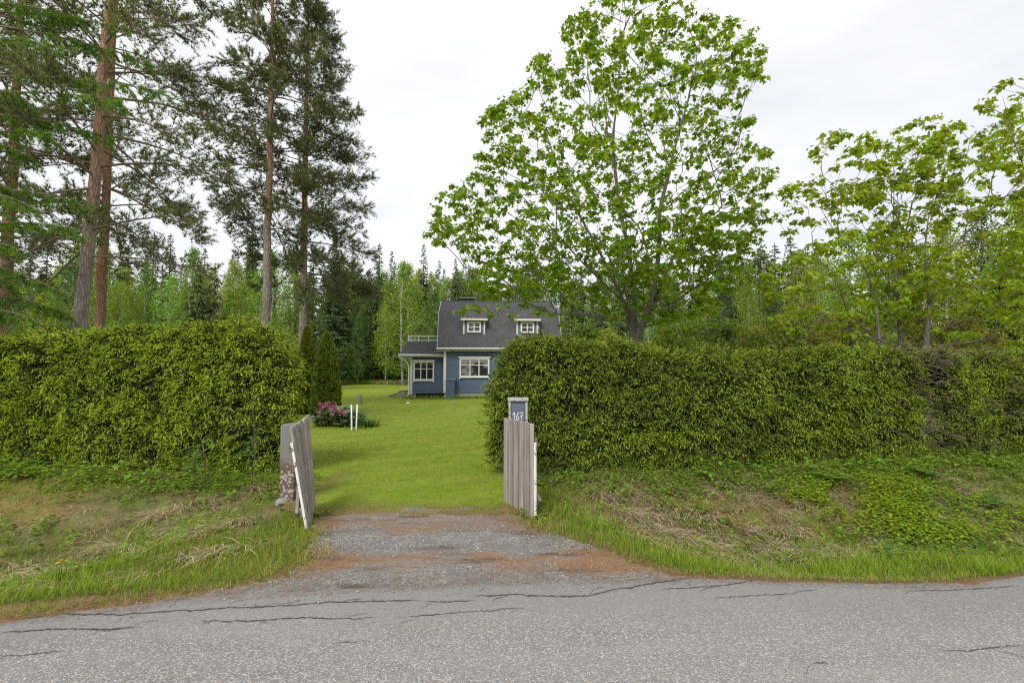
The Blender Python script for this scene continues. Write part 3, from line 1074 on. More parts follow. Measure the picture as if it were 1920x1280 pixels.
# ------------------------------------------------------------------ the house
def build_house():
    Yf = 28.0
    x0, x1, y0, y1 = -3.95, 2.62, Yf, 34.6
    house = thing('house', 'blue wooden house with dark gambrel roof, dormers and a porch wing behind the hedge', 'house', (-4.0, 28, 0))

    def part(b, name, mat, parent=house, **kw):
        o = b.build(name, mat, parent, **kw)
        if parent is house:
            keep_world(o, house)
        return o

    def clap(b, xa, xb, y, za, zb, pitch=0.128):
        """lapped boards on a front wall: each a wedge, thick at its foot."""
        z = za
        while z < zb - 0.01:
            t = min(z + pitch, zb)
            b.prism([(xa, y, z), (xa, y - 0.030, z), (xa, y - 0.030, z + .02), (xa, y - 0.004, t), (xa, y, t)], (xb - xa, 0, 0))
            z = t

    part(MB().box(x0 + .03, x1 - .03, y0 + .03, y1 - .03, -0.2, 0.31), 'foundation', M['concrete'])
    b = MB()
    b.box(x0, x1, y0 + .005, y1, 0.32, 2.9)
    part(b, 'wall', M['siding'])
    b = MB()
    clap(b, x0 + .14, x1 - .14, y0 + .003, 0.32, 2.88)
    part(b, 'siding', M['siding'], kind='stuff')
    gab = [(2.9, y0 + .1), (5.0, y0 + 1.05), (6.0, 31.3), (5.0, y1 - 1.05), (2.9, y1 - .1)]
    part(MB().prism([(x0 + .02, y, z) for z, y in gab], (0.1, 0, 0)), 'gable', M['siding'])
    part(MB().prism([(x1 - .12, y, z) for z, y in gab], (0.1, 0, 0)), 'gable', M['siding'])
    for xa in (x0 - .01, x1 - .13):
        part(MB().box(xa, xa + .15, y0 - .045, y0 + .12, 0.30, 2.86), 'corner_board', M['trim'])

    # gambrel roof, hexagonal shingles lying on its planes
    rx0, rx1 = -4.30, 2.95
    prof = [(27.62, 2.86), (28.9, 5.10), (31.3, 6.10), (33.7, 5.10), (34.98, 2.86)]
    th = 0.09
    low = [(y, z - th * 1.4) for y, z in prof]
    b = MB()
    for q in range(4):
        (ya, za), (yb, zb) = prof[q], prof[q + 1]
        b.prism([(rx0, ya, za), (rx0, yb, zb), (rx0, low[q + 1][0], low[q + 1][1]), (rx0, low[q][0], low[q][1])], (rx1 - rx0, 0, 0))
    roof = part(b, 'roof', M['shingle'])

    def shingles(origin, ex, ey, nrm, wid, hei, cut=None, tw=0.26, rp=0.15):
        g = Geo()
        rows = int(hei / rp) + 1
        T = [(0, 1, 2), (0, 2, 3), (0, 3, 4), (0, 4, 5)]
        for r_ in range(rows):
            xo = (r_ % 2) * tw / 2 - tw / 2
            while xo < wid:
                v0, v1 = r_ * rp, min((r_ + 2) * rp, hei)
                pts = [(xo + .012, v0 + rp * .62), (xo + tw * .27, v0), (xo + tw * .73, v0), (xo + tw - .012, v0 + rp * .62), (xo + tw - .012, v1), (xo + .012, v1)]
                pts = [(min(max(p, 0), wid), min(q, hei)) for p, q in pts]
                cx = xo + tw / 2
                if cut is None or not cut(cx, v0):
                    V = [origin + ex * p + ey * q + nrm * (0.022 - 0.018 * (q - v0) / (2 * rp)) for p, q in pts]
                    g.add(V, T, 0.0, random.random())
                xo += tw
        return g

    P0 = np.array((rx0, 27.62, 2.86))
    e1 = np.array((1.0, 0, 0))
    ey = np.array((0, 1.28, 2.24))
    L1 = np.linalg.norm(ey)
    ey = ey / L1
    n1 = np.cross(e1, ey)
    dxs = [at(889, 610, 28.1)[0], at(990, 610, 28.1)[0]]

    def in_dormer(cx, v):
        X, z = rx0 + cx, 2.86 + v * ey[2]
        return any(abs(X - d) < 0.62 for d in dxs) and z > 3.72
    g1 = shingles(P0, e1, ey, n1, rx1 - rx0, L1 - .01, in_dormer)
    o = g1.build('shingle', M['shingle'], roof, kind='stuff')
    keep2 = o
    P1 = np.array((rx0, 28.9, 5.10))
    eu = np.array((0, 2.4, 1.0))
    L2 = np.linalg.norm(eu)
    eu = eu / L2
    n2 = np.cross(e1, eu)
    shingles(P1, e1, eu, n2, rx1 - rx0, L2 - .02).build('shingle', M['shingle'], roof, kind='stuff')
    part(MB().box(rx0, rx1, 31.18, 31.42, 6.075, 6.13), 'ridge_cap', M['shingle'])
    for xa in (rx0 - .035, rx1 - .005):
        for q in range(2):
            (ya, za), (yb, zb) = prof[q], prof[q + 1]
            part(MB().prism([(xa, ya, za + .03), (xa, yb, zb + .03), (xa, yb, zb - .20), (xa, ya, za - .20)], (0.04, 0, 0)), 'barge_board', M['fascia_blue'])
    part(MB().box(rx0 - .02, rx1 + .02, 27.585, 27.615, 2.76, 2.86), 'fascia', M['trim'])
    gt = Geo()
    gt.tube([(rx0 - .04, 27.54, 2.84), (rx1 + .04, 27.54, 2.84)], 0.045, 8)
    o = gt.build('gutter', M['trim'], house, True)
    keep_world(o, house)
    part(MB().box(rx0 + .05, rx1 - .05, 27.62, 28.0, 2.705, 2.725), 'soffit', M['trim_old'])
    # chimney with a dark cap
    cxx = at(885, 560, 31.6)[0]
    ch = part(MB().box(cxx - .38, cxx + .38, 31.3, 32.0, 5.6, 6.28), 'chimney', M['chimney'])
    part(MB().box(cxx - .47, cxx + .47, 31.2, 32.1, 6.28, 6.33), 'chimney_cap', M['tin'], ch)

    def window(xa, xb, za, zb, y, cols, trans, parent=house, tw=0.09, mat='trim', flare=True):
        """a white casement: frame, bars, each pane behind them."""
        b = MB()
        yo, yi = y - .06, y + .02
        b.box(xa, xa + tw, yo, yi, za, zb)
        b.box(xb - tw, xb, yo, yi, za, zb)
        b.box(xa + tw, xb - tw, yo, yi, za, za + tw)
        b.box(xa + tw, xb - tw, yo, yi, zb - tw, zb)
        ix0, ix1, iz0, iz1 = xa + tw, xb - tw, za + tw, zb - tw
        cw = (ix1 - ix0) / cols
        mul = 0.055
        for c_ in range(1, cols):
            b.box(ix0 + c_ * cw - mul / 2, ix0 + c_ * cw + mul / 2, yo + .012, yi, iz0, iz1)
        zt = iz0 + (iz1 - iz0) * trans
        for c_ in range(cols):
            b.box(ix0 + c_ * cw + (mul / 2 if c_ else 0), ix0 + (c_ + 1) * cw - (mul / 2 if c_ < cols - 1 else 0), yo + .014, yi - .01, zt - .02, zt + .02)
        w = part(b, 'window', M[mat], parent)
        for c_ in range(cols):
            for (zz0, zz1) in ((iz0, zt - .02), (zt + .02, iz1)):
                part(MB().box(ix0 + c_ * cw + .001, ix0 + (c_ + 1) * cw - .001, y - .022, y - .016, zz0, zz1), 'pane', M['glass'], w)
        if flare:
            part(MB().prism([(xa - .13, yo - .05, zb + .075), (xb + .13, yo - .05, zb + .075), (xb + .09, yo - .05, zb + .055), (xb + .015, yo - .05, zb + .002), (xa - .015, yo - .05, zb + .002), (xa - .09, yo - .05, zb + .055)], (0, .09, 0)), 'header', M[mat], w)
            part(MB().prism([(xa - .01, yo - .03, za - .002), (xb + .01, yo - .03, za - .002), (xb + .01, yo - .03, za - .13), (xb - .10, yo - .03, za - .035), (xa + .10, yo - .03, za - .035), (xa - .01, yo - .03, za - .13)], (0, .07, 0)), 'apron', M[mat], w)
        return w

    a_, b_ = at(861, 707, 27.95), at(917.5, 671, 27.95)
    window(a_[0], b_[0], a_[2], b_[2], 27.97, 3, 0.66)

    # the two dormers with their own shed roofs
    for X, old in ((dxs[0], 'trim_old'), (dxs[1], 'trim_old')):
        z0, z1 = 3.70, 4.50
        b = MB()
        hw = 0.60
        b.prism([(X - hw, 28.10, z0), (X - hw, 28.10, z1), (X - hw, 28.95, z1 + .55), (X - hw, 28.95, 5.0)], (2 * hw, 0, 0))
        d = part(b, 'dormer', M['siding'])
        for s in (-1, 1):
            part(MB().box(X + s * hw - .05, X + s * hw + .05, 28.05, 28.14, z0, z1), 'corner_board', M[old], d)
        part(MB().box(X - .78, X + .78, 27.84, 27.88, 4.49, 4.62), 'fascia', M[old], d)
        bb = MB().prism([(X - .77, 27.88, 4.56), (X - .77, 27.88, 4.63), (X - .77, 29.0, 5.16), (X - .77, 29.0, 5.08)], (1.54, 0, 0))
        part(bb, 'dormer_roof', M['shingle'], d)
        pe = np.array((0, 1.12, .53))
        pl = np.linalg.norm(pe)
        shingles(np.array((X - .77, 27.88, 4.635)), e1, pe / pl, np.cross(e1, pe / pl), 1.54, pl - .02).build('shingle', M['shingle'], d, kind='stuff')
        w = window(X - .40, X + .40, 3.80, 4.44, 28.085, 2, 0.5, d, 0.085, 'trim', False)

    # the porch wing: set back a little, hipped roof, flat deck with a white railing
    ax0, ax1, ay = at(772, 700, 28.6)[0], x0 + .05, 28.6
    b = MB()
    b.box(ax0, ax1, ay + .01, 33.5, 0.26, 2.46)
    part(b, 'porch_wall', M['siding'])
    b = MB()
    clap(b, ax0 + .12, ax1, ay + .008, 0.26, 2.40)
    part(b, 'siding', M['siding'], kind='stuff')
    part(MB().box(ax0 - .02, ax0 + .12, ay - .03, ay + .14, 0.22, 2.42), 'corner_board', M['trim'])
    part(MB().box(ax0 + .05, ax0 + .33, ay + .1, ay + .4, -0.1, 0.25), 'foundation_block', M['concrete'])
    part(MB().box(ax0 + .3, ax1, ay + .6, ay + .8, -0.1, 0.25), 'foundation_wall', M['step_wood'])
    ex0, eyf, ez = at(751, 665, 28.2)[0], 28.2, 2.50
    tx0, tyf, tz = at(769, 640, 29.4)[0], 29.4, 3.34
    bk = 33.7
    xr = ax1 + .02
    b = MB()
    V = [(ex0, eyf, ez), (xr, eyf, ez), (xr, tyf, tz), (tx0, tyf, tz), (ex0, bk, ez), (tx0, bk, tz), (xr, bk, tz), (xr, bk, ez)]
    b.add(V, [(0, 1, 2, 3), (0, 3, 5, 4), (3, 2, 6, 5), (4, 7, 1, 0), (1, 7, 6, 2), (4, 5, 6, 7)])
    pr = part(b, 'porch_roof', M['shingle'])
    pe = np.array((0, tyf - eyf, tz - ez))
    pl = np.linalg.norm(pe)
    sl = (tx0 - ex0) / pl
    g = shingles(np.array((ex0, eyf, ez)), e1, pe / pl, np.cross(e1, pe / pl), xr - ex0, pl - .02, lambda cx, v: cx < sl * (v + .25) + .05)
    g.build('shingle', M['shingle'], pr, kind='stuff')
    part(MB().box(ex0 - .02, xr, eyf - .035, eyf - .005, ez - .12, ez + .02), 'fascia', M['trim'])
    part(MB().box(ex0 - .05, ex0 - .02, eyf - .03, bk, ez - .12, ez + .02), 'fascia', M['trim'])
    part(MB().prism([(ex0, eyf, ez - .115), (ax0, eyf, ez - .22), (ax0, bk, ez - .22), (ex0, bk, ez - .115)], (0, 0, .02)), 'soffit', M['trim_old'])
    gt = Geo()
    gt.tube([(ex0 - .06, eyf - .08, ez - .02), (xr, eyf - .08, ez - .02)], 0.05, 8)
    keep_world(gt.build('gutter', M['trim'], house, True), house)
    gt = Geo()
    gp = [(ex0 + .02, eyf - .08, ez - .06), (ex0 + .03, eyf - .06, ez - .18), (ax0 - .25, eyf + .1, ez - .35), (ax0 - .10, ay - .08, ez - .62), (ax0 - .08, ay - .08, ez - .8), (ax0 - .08, ay - .08, 0.22), (ax0 - .16, ay - .16, 0.08)]
    gt.tube(gp, 0.042, 8)
    keep_world(gt.build('downpipe', M['trim'], house, True), house)
    a_, b_ = at(777, 713, 28.55), at(816, 677, 28.55)
    window(a_[0], b_[0], a_[2], b_[2], 28.57, 3, 0.62)
    # railing round the deck
    rl = part(MB().box(tx0 + .02, x0 - .35, tyf + .02, tyf + .07, tz + .30, tz + .36), 'railing', M['trim'])
    part(MB().box(tx0 + .02, x0 - .35, tyf + .02, tyf + .06, tz + .04, tz + .09), 'rail', M['trim'], rl)
    part(MB().box(tx0 + .02, tx0 + .07, tyf + .07, bk - .2, tz + .30, tz + .36), 'rail', M['trim'], rl)
    n_p = 4
    for q in range(n_p):
        xx = tx0 + .05 + (x0 - .45 - tx0) * q / (n_p - 1)
        part(MB().box(xx - .03, xx + .03, tyf + .021, tyf + .069, tz, tz + .30), 'baluster', M['trim'], rl)
    for q in range(1, 4):
        part(MB().box(tx0 + .021, tx0 + .069, tyf + .9 * q, tyf + .9 * q + .05, tz, tz + .30), 'baluster', M['trim'], rl)
    # sub-parts under children keep world coordinates because keep_world took the root offset off
    return house


house = build_house()
house.rotation_euler = (0, 0, R(5.0))


def simple_part(root, b, name, mat, **kw):
    o = b.build(name, mat, root, **kw)
    keep_world(o, root)
    return o


# wooden steps beside the porch
st = thing('wooden_steps', 'low dark wooden steps at the left end of the blue house', 'steps', (-6.9, 29.6, 0))
for pa, pb, top in ((746, 766, 733), (737, 745.4, 738), (727, 736.4, 742.5)):
    xa, xb = at(pa, 740, 29.6)[0], at(pb, 740, 29.6)[0]
    zt = max(0.06, at(pa, top, 29.6)[2])
    simple_part(st, MB().box(xa, xb, 29.6, 30.6, zt - .035, zt), 'tread', M['step_wood'])
    npl = max(2, int((xb - xa) / .1))
    for q in range(npl):
        w_ = (xb - xa) / npl
        if zt > .1:
            simple_part(st, MB().box(xa + q * w_ + .006, xa + (q + 1) * w_ - .006, 29.58, 29.6, -.02, zt - .037), 'plank', M['slat'])
xa = at(757, 730, 29.8)[0]
simple_part(st, MB().bar((xa, 29.9, .3), (xa + .3, 29.9, .3 + .10), .05, .05), 'handrail', M['step_wood'])

# blue meter cabinet with a corrugated tin roof
cb = thing('meter_cabinet', 'narrow blue cabinet with corrugated tin lid against the house wall', 'cabinet', (-3.45, 27.6, 0))
xa, xb, zt = at(837.5, 720, 27.5)[0], at(852.5, 720, 27.5)[0], 1.02
simple_part(cb, MB().box(xa, xb, 27.5, 27.93, -.02, zt), 'box', M['cabinet'], bevel=.006)
for q in range(6):
    h_ = zt / 6
    simple_part(cb, MB().box(xa + .01, xb - .01, 27.482, 27.5, q * h_ + .004, (q + 1) * h_ - .004), 'board', M['cabinet'])
b = MB()
nw = 24
wv = [(xa - .05 + (xb - xa + .1) * q / nw, .022 * math.cos(q / nw * 2 * math.pi * 6)) for q in range(nw + 1)]
for q in range(nw):
    (xq, zq), (xw, zw) = wv[q], wv[q + 1]
    b.prism([(xq, 27.40, zt + .03 + zq), (xw, 27.40, zt + .03 + zw), (xw, 27.40, zt + .038 + zw), (xq, 27.40, zt + .038 + zq)], (0, .52, .10))
simple_part(cb, b, 'corrugated_lid', M['tin'])
simple_part(cb, MB().box(xb - .06, xb - .035, 27.465, 27.482, .45, .56), 'handle', M['chimney'])


# ------------------------------------------------------------------ gates, post, number board
def gate(name, label, near_bottom, near_top, far_bottom, far_top, n, mat, face, white_from, white_to):
    nb, nt_, fb, ft = (np.array(p, float) for p in (near_bottom, near_top, far_bottom, far_top))
    root = thing(name, label, 'gate', tuple((nb + fb) / 2))
    for q in range(n):
        s0, s1 = (q + .06) / n, (q + .94) / n
        jit = random.uniform(-.008, .008)
        B0, B1 = nb + (fb - nb) * s0, nb + (fb - nb) * s1
        T0, T1 = nt_ + (ft - nt_) * s0, nt_ + (ft - nt_) * s1
        up = unit((T0 - B0))
        T0, T1 = T0 + up * jit, T1 + up * jit
        nrm = unit(np.cross(B1 - B0, T0 - B0)) * face
        lift = nrm * (.016 if q % 2 else 0.0)
        B0, B1, T0, T1 = B0 + lift, B1 + lift, T0 + lift, T1 + lift
        off = nrm * .022
        org = (B0 + B1) / 2
        V = [p - org for p in (B0, B1, T1, T0)]
        b = MB()
        b.add([*V, *[v + off for v in V]], [(0, 3, 2, 1), (4, 5, 6, 7), (0, 1, 5, 4), (1, 2, 6, 5), (2, 3, 7, 6), (3, 0, 4, 7)])
        o = b.build('slat', mat, root, bevel=.003)
        o.location = tuple(org)
        keep_world(o, root)
    for f_ in (.17, .80):
        A, B = nb + (nt_ - nb) * f_, fb + (ft - fb) * f_
        nrm = unit(np.cross(fb - nb, nt_ - nb)) * face
        b = MB().bar(A - nrm * .022, B - nrm * .022, .09, .038, side=unit(nt_ - nb))
        simple_part(root, b, 'rail', M['rail'], bevel=.003)
    A, B = nb + (nt_ - nb) * .16, fb + (ft - fb) * .78
    nrm = unit(np.cross(fb - nb, nt_ - nb)) * face
    simple_part(root, MB().bar(A - nrm * .06, B - nrm * .06, .08, .03, side=unit(nt_ - nb)), 'brace', M['rail'])
    # the white strip up the free edge
    d = unit(nb - fb)
    A, B = nb + (nt_ - nb) * white_from + d * .016, nb + (nt_ - nb) * white_to + d * .016
    simple_part(root, MB().bar(A, B, .024, .020, side=nrm), 'edge_strip', M['white_worn'], bevel=.002)
    return root


gate('gate', 'upright grey slatted gate leaf before the number board, right of the drive', (.245, 5.35, -.01), (.245, 5.35, 1.016), (-.085, 6.02, .0), (-.085, 6.02, 1.02), 11, M['slat'], -1, .04, .80)
gate('gate', 'leaning grey slatted gate leaf beside the red flaking post at the left of the drive', (-2.085, 5.02, -.02), (-2.275, 4.98, 1.01), (-2.32, 5.72, .03), (-2.415, 5.72, 1.075), 8, M['slat_left'], 1, .01, .86)

pp = thing('gate_post', 'square old gate post with grey top and flaking red paint below, left of the drive', 'gate post', (-2.735, 6.05, 0))
b = MB()
b.add([(-.085, -.08, -.1), (.085, -.08, -.1), (.085, .08, -.1), (-.085, .08, -.1), (-.10, -.08, .93), (.075, -.08, .945), (.075, .08, .95), (-.10, .08, .935)],
      [(0, 3, 2, 1), (4, 5, 6, 7), (0, 1, 5, 4), (1, 2, 6, 5), (2, 3, 7, 6), (3, 0, 4, 7)])
b.build('shaft', M['old_post'], pp, bevel=.006)
g = Geo()
aa = np.linspace(0, 2 * np.pi, 9)[:-1]
ring = [np.stack([np.cos(aa) * r_ * (1 + .15 * np.sin(3 * aa)), np.sin(aa) * r_, np.full(8, z_)], 1) for r_, z_ in ((.20, -.1), (.17, .06), (.10, .14))]
V = np.vstack(ring + [np.array([[0, 0, .16]])])
T = [(q * 8 + w, q * 8 + (w + 1) % 8, q * 8 + 8 + (w + 1) % 8) for q in range(2) for w in range(8)] + [(q * 8 + w, q * 8 + 8 + (w + 1) % 8, q * 8 + 8 + w) for q in range(2) for w in range(8)] + [(16 + w, 16 + (w + 1) % 8, 24) for w in range(8)]
g.add(V * (.45, .4, .36) + (-.05, -.09, 0), T)
g.build('footing', M['stone'], pp)

nbx = thing('number_board', 'blue framed house number board reading 167 behind the right gate leaf', 'number board', (.09, 6.45, 0))
xa, xb, Y0, zt = -.045, .205, 6.4, 1.235
for xx in (xa, xb - .028):
    simple_part(nbx, MB().box(xx, xx + .028, Y0, Y0 + .05, -.1, zt - .04), 'upright', M['white_flaky'], bevel=.003)
simple_part(nbx, MB().box(xa - .012, xb + .012, Y0 - .015, Y0 + .17, zt - .04, zt), 'cap', M['white_flaky'], bevel=.003)
simple_part(nbx, MB().box(xa, xa + .02, Y0 + .052, Y0 + .16, .55, zt - .041), 'side_board', M['white_flaky'])
simple_part(nbx, MB().box(xb - .02, xb, Y0 + .052, Y0 + .16, .55, zt - .041), 'side_board', M['board_blue'])
z = zt - .043
for q, h_ in enumerate((.125, .135, .13, .13)):
    o = simple_part(nbx, MB().box(xa + .036, xb - .036, Y0 + .018, Y0 + .036, z - h_ + .003, z), 'plank', M['board_blue'], bevel=.002)
    if q == 1:
        zd = z - h_
        digits = {
            '1': [[(0, .62), (.28, .95), (.28, 0.0)]],
            '6': [[(.52, .95), (.18, .62), (.02, .3), (.12, .05), (.36, .0), (.52, .18), (.46, .38), (.24, .44), (.08, .34)]],
            '7': [[(0, .88), (.5, .95), (.36, .5), (.24, 0)], [(.08, .46), (.5, .5)]],
        }
        for k_, (ch, ox) in enumerate((('1', .020), ('6', .064), ('7', .112))):
            g = Geo()
            for line in digits[ch]:
                L = np.array(line)
                s = np.linspace(0, len(L) - 1, 6 * (len(L) - 1) + 1)
                pts = np.stack([np.interp(s, np.arange(len(L)), L[:, 0]), np.zeros(len(s)), np.interp(s, np.arange(len(L)), L[:, 1])], 1)
                pts = pts * (.072, 1, .105) + (xa + .036 + ox, Y0 + .0165, zd + .014)
                g.tube(pts, .0046, 6)
            oo = g.build('digit', M['white_mark'], o)
    z -= h_


# ------------------------------------------------------------------ hedges
def hedge(name, label, x_a, x_b, front, wid, hgt, end_a, end_b, n_spray, mat, thin=None, hgt_fn=None, n_stem=6):
    """a clipped spruce hedge from x_a to x_b; end_a / end_b: rounded ends. Sprays of shoots grow out round a solid dark core."""
    root = thing(name, label, 'hedge', ((x_a + x_b) / 2, float(front((x_a + x_b) / 2)) + wid / 2, 0))
    L = abs(x_b - x_a)
    ns, na = int(L / .12), 40
    s = np.linspace(0, 1, ns)
    if end_a:
        s = np.concatenate([np.linspace(0, .6 / L, 9)[:-1] ** 1, s[s > .6 / L]])
    if end_b:
        s = np.concatenate([s[s < 1 - .6 / L], 1 - np.linspace(.6 / L, 0, 9)])
    ns = len(s)
    al = np.linspace(-.35, 1.0, na) * np.pi          # round from the foot of the front over the top to the back
    S, A = np.meshgrid(s, al, indexing='ij')
    X = x_a + (x_b - x_a) * S
    d = np.full_like(S, 9.0)
    if end_a:
        d = np.minimum(d, S * L)
    if end_b:
        d = np.minimum(d, (1 - S) * L)
    e = np.where(d < .95, (1 - (1 - np.clip(d / .95, 0, 1)) ** 2.0) ** (1 / 2.0), 1.0)
    cA, sA = np.cos(A), np.sin(A)
    pw = lambda v, p: np.sign(v) * np.abs(v) ** p
    Hh = (hgt_fn(X) if hgt_fn is not None else hgt) + 0 * X
    mid = .95
    yo = -pw(cA, .42) * wid / 2 * (e * .92 + .08)
    zo = np.where(sA > 0, mid + pw(sA, .50) * (Hh - mid) * (.35 + .65 * e), mid + np.maximum(pw(sA, .6) * 1.0, -.83))
    yo = yo * np.where(zo < .5, .86 + .14 * np.clip(zo / .5, 0, 1), 1)
    Yc = front(X) + wid / 2
    P = np.stack([X, Yc + yo, zo + height(X, Yc) * .8], -1)
    lump = (vnoise(P.reshape(-1, 3), 1.9, 4, 2).reshape(S.shape) - .5) * .46
    cen = np.stack([X, Yc, np.full_like(X, 1.1)], -1)
    P = P + unit(P - cen) * (lump * np.where(zo > .3, 1, .3))[..., None]
    V = P.reshape(-1, 3)
    i, j = np.meshgrid(np.arange(ns - 1), np.arange(na - 1), indexing='ij')
    a = (i * na + j).ravel()
    T = np.concatenate([np.stack([a, a + na, a + na + 1], 1), np.stack([a, a + na + 1, a + 1], 1)])
    # solid core added to close see-through gaps, its dark colour standing for inner shade
    inn = cen + (P - cen) * np.array((1, .62, .84))
    inn[..., 0] = np.where(d < .6, X + (x_a + (x_b - x_a) * .5 - X) / (L * .5) * .22, X)
    nz = vnoise(inn.reshape(-1, 3), 5, 3, 6).reshape(S.shape) - .5
    inn = inn + unit(P - cen) * (nz * .25)[..., None]
    keep = np.ones(len(T), bool)
    if thin is not None:
        keep = vnoise(inn.reshape(-1, 3)[T[:, 0]], 3, 2, 3) > thin(inn.reshape(-1, 3)[T[:, 0], 0]) * 0.75
    g = Geo()
    g.add(inn.reshape(-1, 3), T[keep])
    for xe, flag in ((0, end_a), (-1, end_b)):
        pass
    keep_world(g.build('inner_core', M['inner'], root, True), root)
    # sprays: a short drooping branchlet that carries shoots to both sides
    cam_w = np.where(V[T].mean(1)[:, 1] > (front(V[T].mean(1)[:, 0]) + wid * .62), .22, 1.0) * np.where(V[T].mean(1)[:, 2] < .25, .6, 1.0)
    if thin is not None:
        cam_w = cam_w * (1 - thin(V[T].mean(1)[:, 0]) * .90)
    Q, N = sample_tris(V, T, n_spray, cam_w)
    kq = rng.random(len(Q)) < np.clip(.42 + 3.2 * (vnoise(Q, 6.0, 3, 15) - .33), .35, 1)
    out = unit(Q - np.stack([Q[:, 0], front(Q[:, 0]) + wid / 2, np.full(len(Q), 1.1)], 1))
    N = np.where((np.sum(N * out, 1) < 0)[:, None], -N, N)
    N = unit(N + rng.normal(0, .35, N.shape))
    N[:, 2] = N[:, 2] * .75
    dirv = unit(N + np.array((0, 0, .10)) + rng.normal(0, .38, N.shape))
    depth = rng.random(len(Q)) ** 1.6 * .22
    clump = vnoise(Q, 4.5, 2, 8)
    depth = depth + np.clip(.52 - clump, 0, 1) * .7
    base = Q - N * (depth + .10)[:, None]
    fr = frames(dirv)
    side, up = fr[:, :, 0], fr[:, :, 2]
    g = Geo()
    go = Geo()
    sl = .17 + .07 * rng.random(len(Q))
    patch = np.clip(vnoise(Q, .9, 3, 12) * 1.3 - .1, 0, 1)
    tilt = rng.normal(-.20, .28, len(Q))
    own = rng.random(len(Q)) ** .8
    for k in range(10):
        f = (k // 2) / 4.5
        sg = -1 if k % 2 else 1
        pos = base + dirv * (sl * (.25 + .75 * f))[:, None] - np.array((0, 0, 1.0)) * (sl * .22 * f * f)[:, None] + rng.normal(0, .022, dirv.shape)
        ang = .95 - .45 * f
        dd = unit(dirv * math.cos(ang * abs(sg)) + side * (sg * math.sin(ang)) + rng.normal(0, .34, dirv.shape) + np.array((0, 0, 1.0)) * tilt[:, None])
        sc = (.068 - .012 * f) * (.55 + .8 * rng.random(len(Q)))
        rn = np.clip(patch * .55 + own * .5 + rng.random(len(Q)) * .35 - .2, 0, 1)
        m = (rng.random(len(Q)) < .92) & kq
        g.scatter(SHOOT_LOW, pos[m], frames(dd[m], up[m]), np.stack([sc * 1.15, sc * 1.12, sc * 1.1], 1)[m], rn[m])
    for k in range(3):
        m = rng.random(len(Q)) < .95
        dd = unit(dirv + rng.normal(0, .45, dirv.shape))
        sc = .13 * (.6 + .7 * rng.random(len(Q)))
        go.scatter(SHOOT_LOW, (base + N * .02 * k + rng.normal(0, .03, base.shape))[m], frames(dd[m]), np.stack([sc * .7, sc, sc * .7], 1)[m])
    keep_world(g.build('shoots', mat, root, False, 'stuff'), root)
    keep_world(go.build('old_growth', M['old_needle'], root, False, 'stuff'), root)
    # stems of the spruces that make the hedge
    for q in range(n_stem):
        xq = x_a + (x_b - x_a) * (q + .5 + random.uniform(-.2, .2)) / n_stem
        yq = float(front(xq)) + wid * .34
        zq = float(height(xq, yq))
        gs = Geo()
        gs.tube([(xq, yq, zq - .1), (xq + random.uniform(-.04, .04), yq, zq + .7), (xq + random.uniform(-.08, .08), yq + .05, zq + 1.5)], [.045, .038, .02], 7)
        keep_world(gs.build('stem', M['bark_spruce'], root, True), root)
    return root, V, T


hl, hlV, hlT = hedge('hedge', 'tall clipped spruce hedge with bright fresh shoots, left of the drive', -11.5, -3.30, lambda x: 6.95 + np.maximum(0, -3.0 - x) * .14, 1.15, 2.25, False, True, 9900, M['shoot'],
                     hgt_fn=lambda x: np.interp(x, [-11.5, -8.6, -6, -4.6, -3.4], [2.04, 2.12, 2.20, 2.21, 2.19]), n_stem=9)
thinR = lambda x: np.clip(np.exp(-((x - 7.25) / .42) ** 2) * 1.0 + .45 * sstep(8.1, 8.6, x), 0, 1)
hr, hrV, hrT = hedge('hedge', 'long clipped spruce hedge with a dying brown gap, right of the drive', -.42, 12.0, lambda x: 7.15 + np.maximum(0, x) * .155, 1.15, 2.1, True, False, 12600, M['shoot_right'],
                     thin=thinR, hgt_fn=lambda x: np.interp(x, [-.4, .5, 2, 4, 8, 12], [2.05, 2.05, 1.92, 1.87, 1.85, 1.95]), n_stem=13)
# bare twigs in the dying stretch
g = Geo()
for q in range(420):
    x = random.gauss(7.3, .42) if q < 290 else random.uniform(8.0, 10.2)
    y = 7.15 + x * .155 + random.uniform(-.05, .8)
    z = random.uniform(.15, 1.95) + float(height(x, y))
    d = unit(np.array((random.uniform(-1, 1), random.uniform(-1.1, .2), random.uniform(-.35, .35))))
    l_ = random.uniform(.15, .5)
    p0 = np.array((x, y, z))
    p1 = p0 + d * l_ * .5 + (0, 0, random.uniform(-.03, .05))
    p2 = p0 + d * l_ + (0, 0, random.uniform(-.14, .02))
    g.tube([p0, p1, p2], [.006, .004, .002], 4)
    for w in range(5):
        pp_ = p1 + (p2 - p1) * random.random()
        dd = unit(d + np.array((random.gauss(0, .7), random.gauss(0, .7), random.gauss(-.2, .4))))
        g.tube([pp_, pp_ + dd * random.uniform(.05, .16)], [.003, .0015], 3)
keep_world(g.build('dead_twigs', M['dead_twig'], hr, False, 'stuff'), hr)


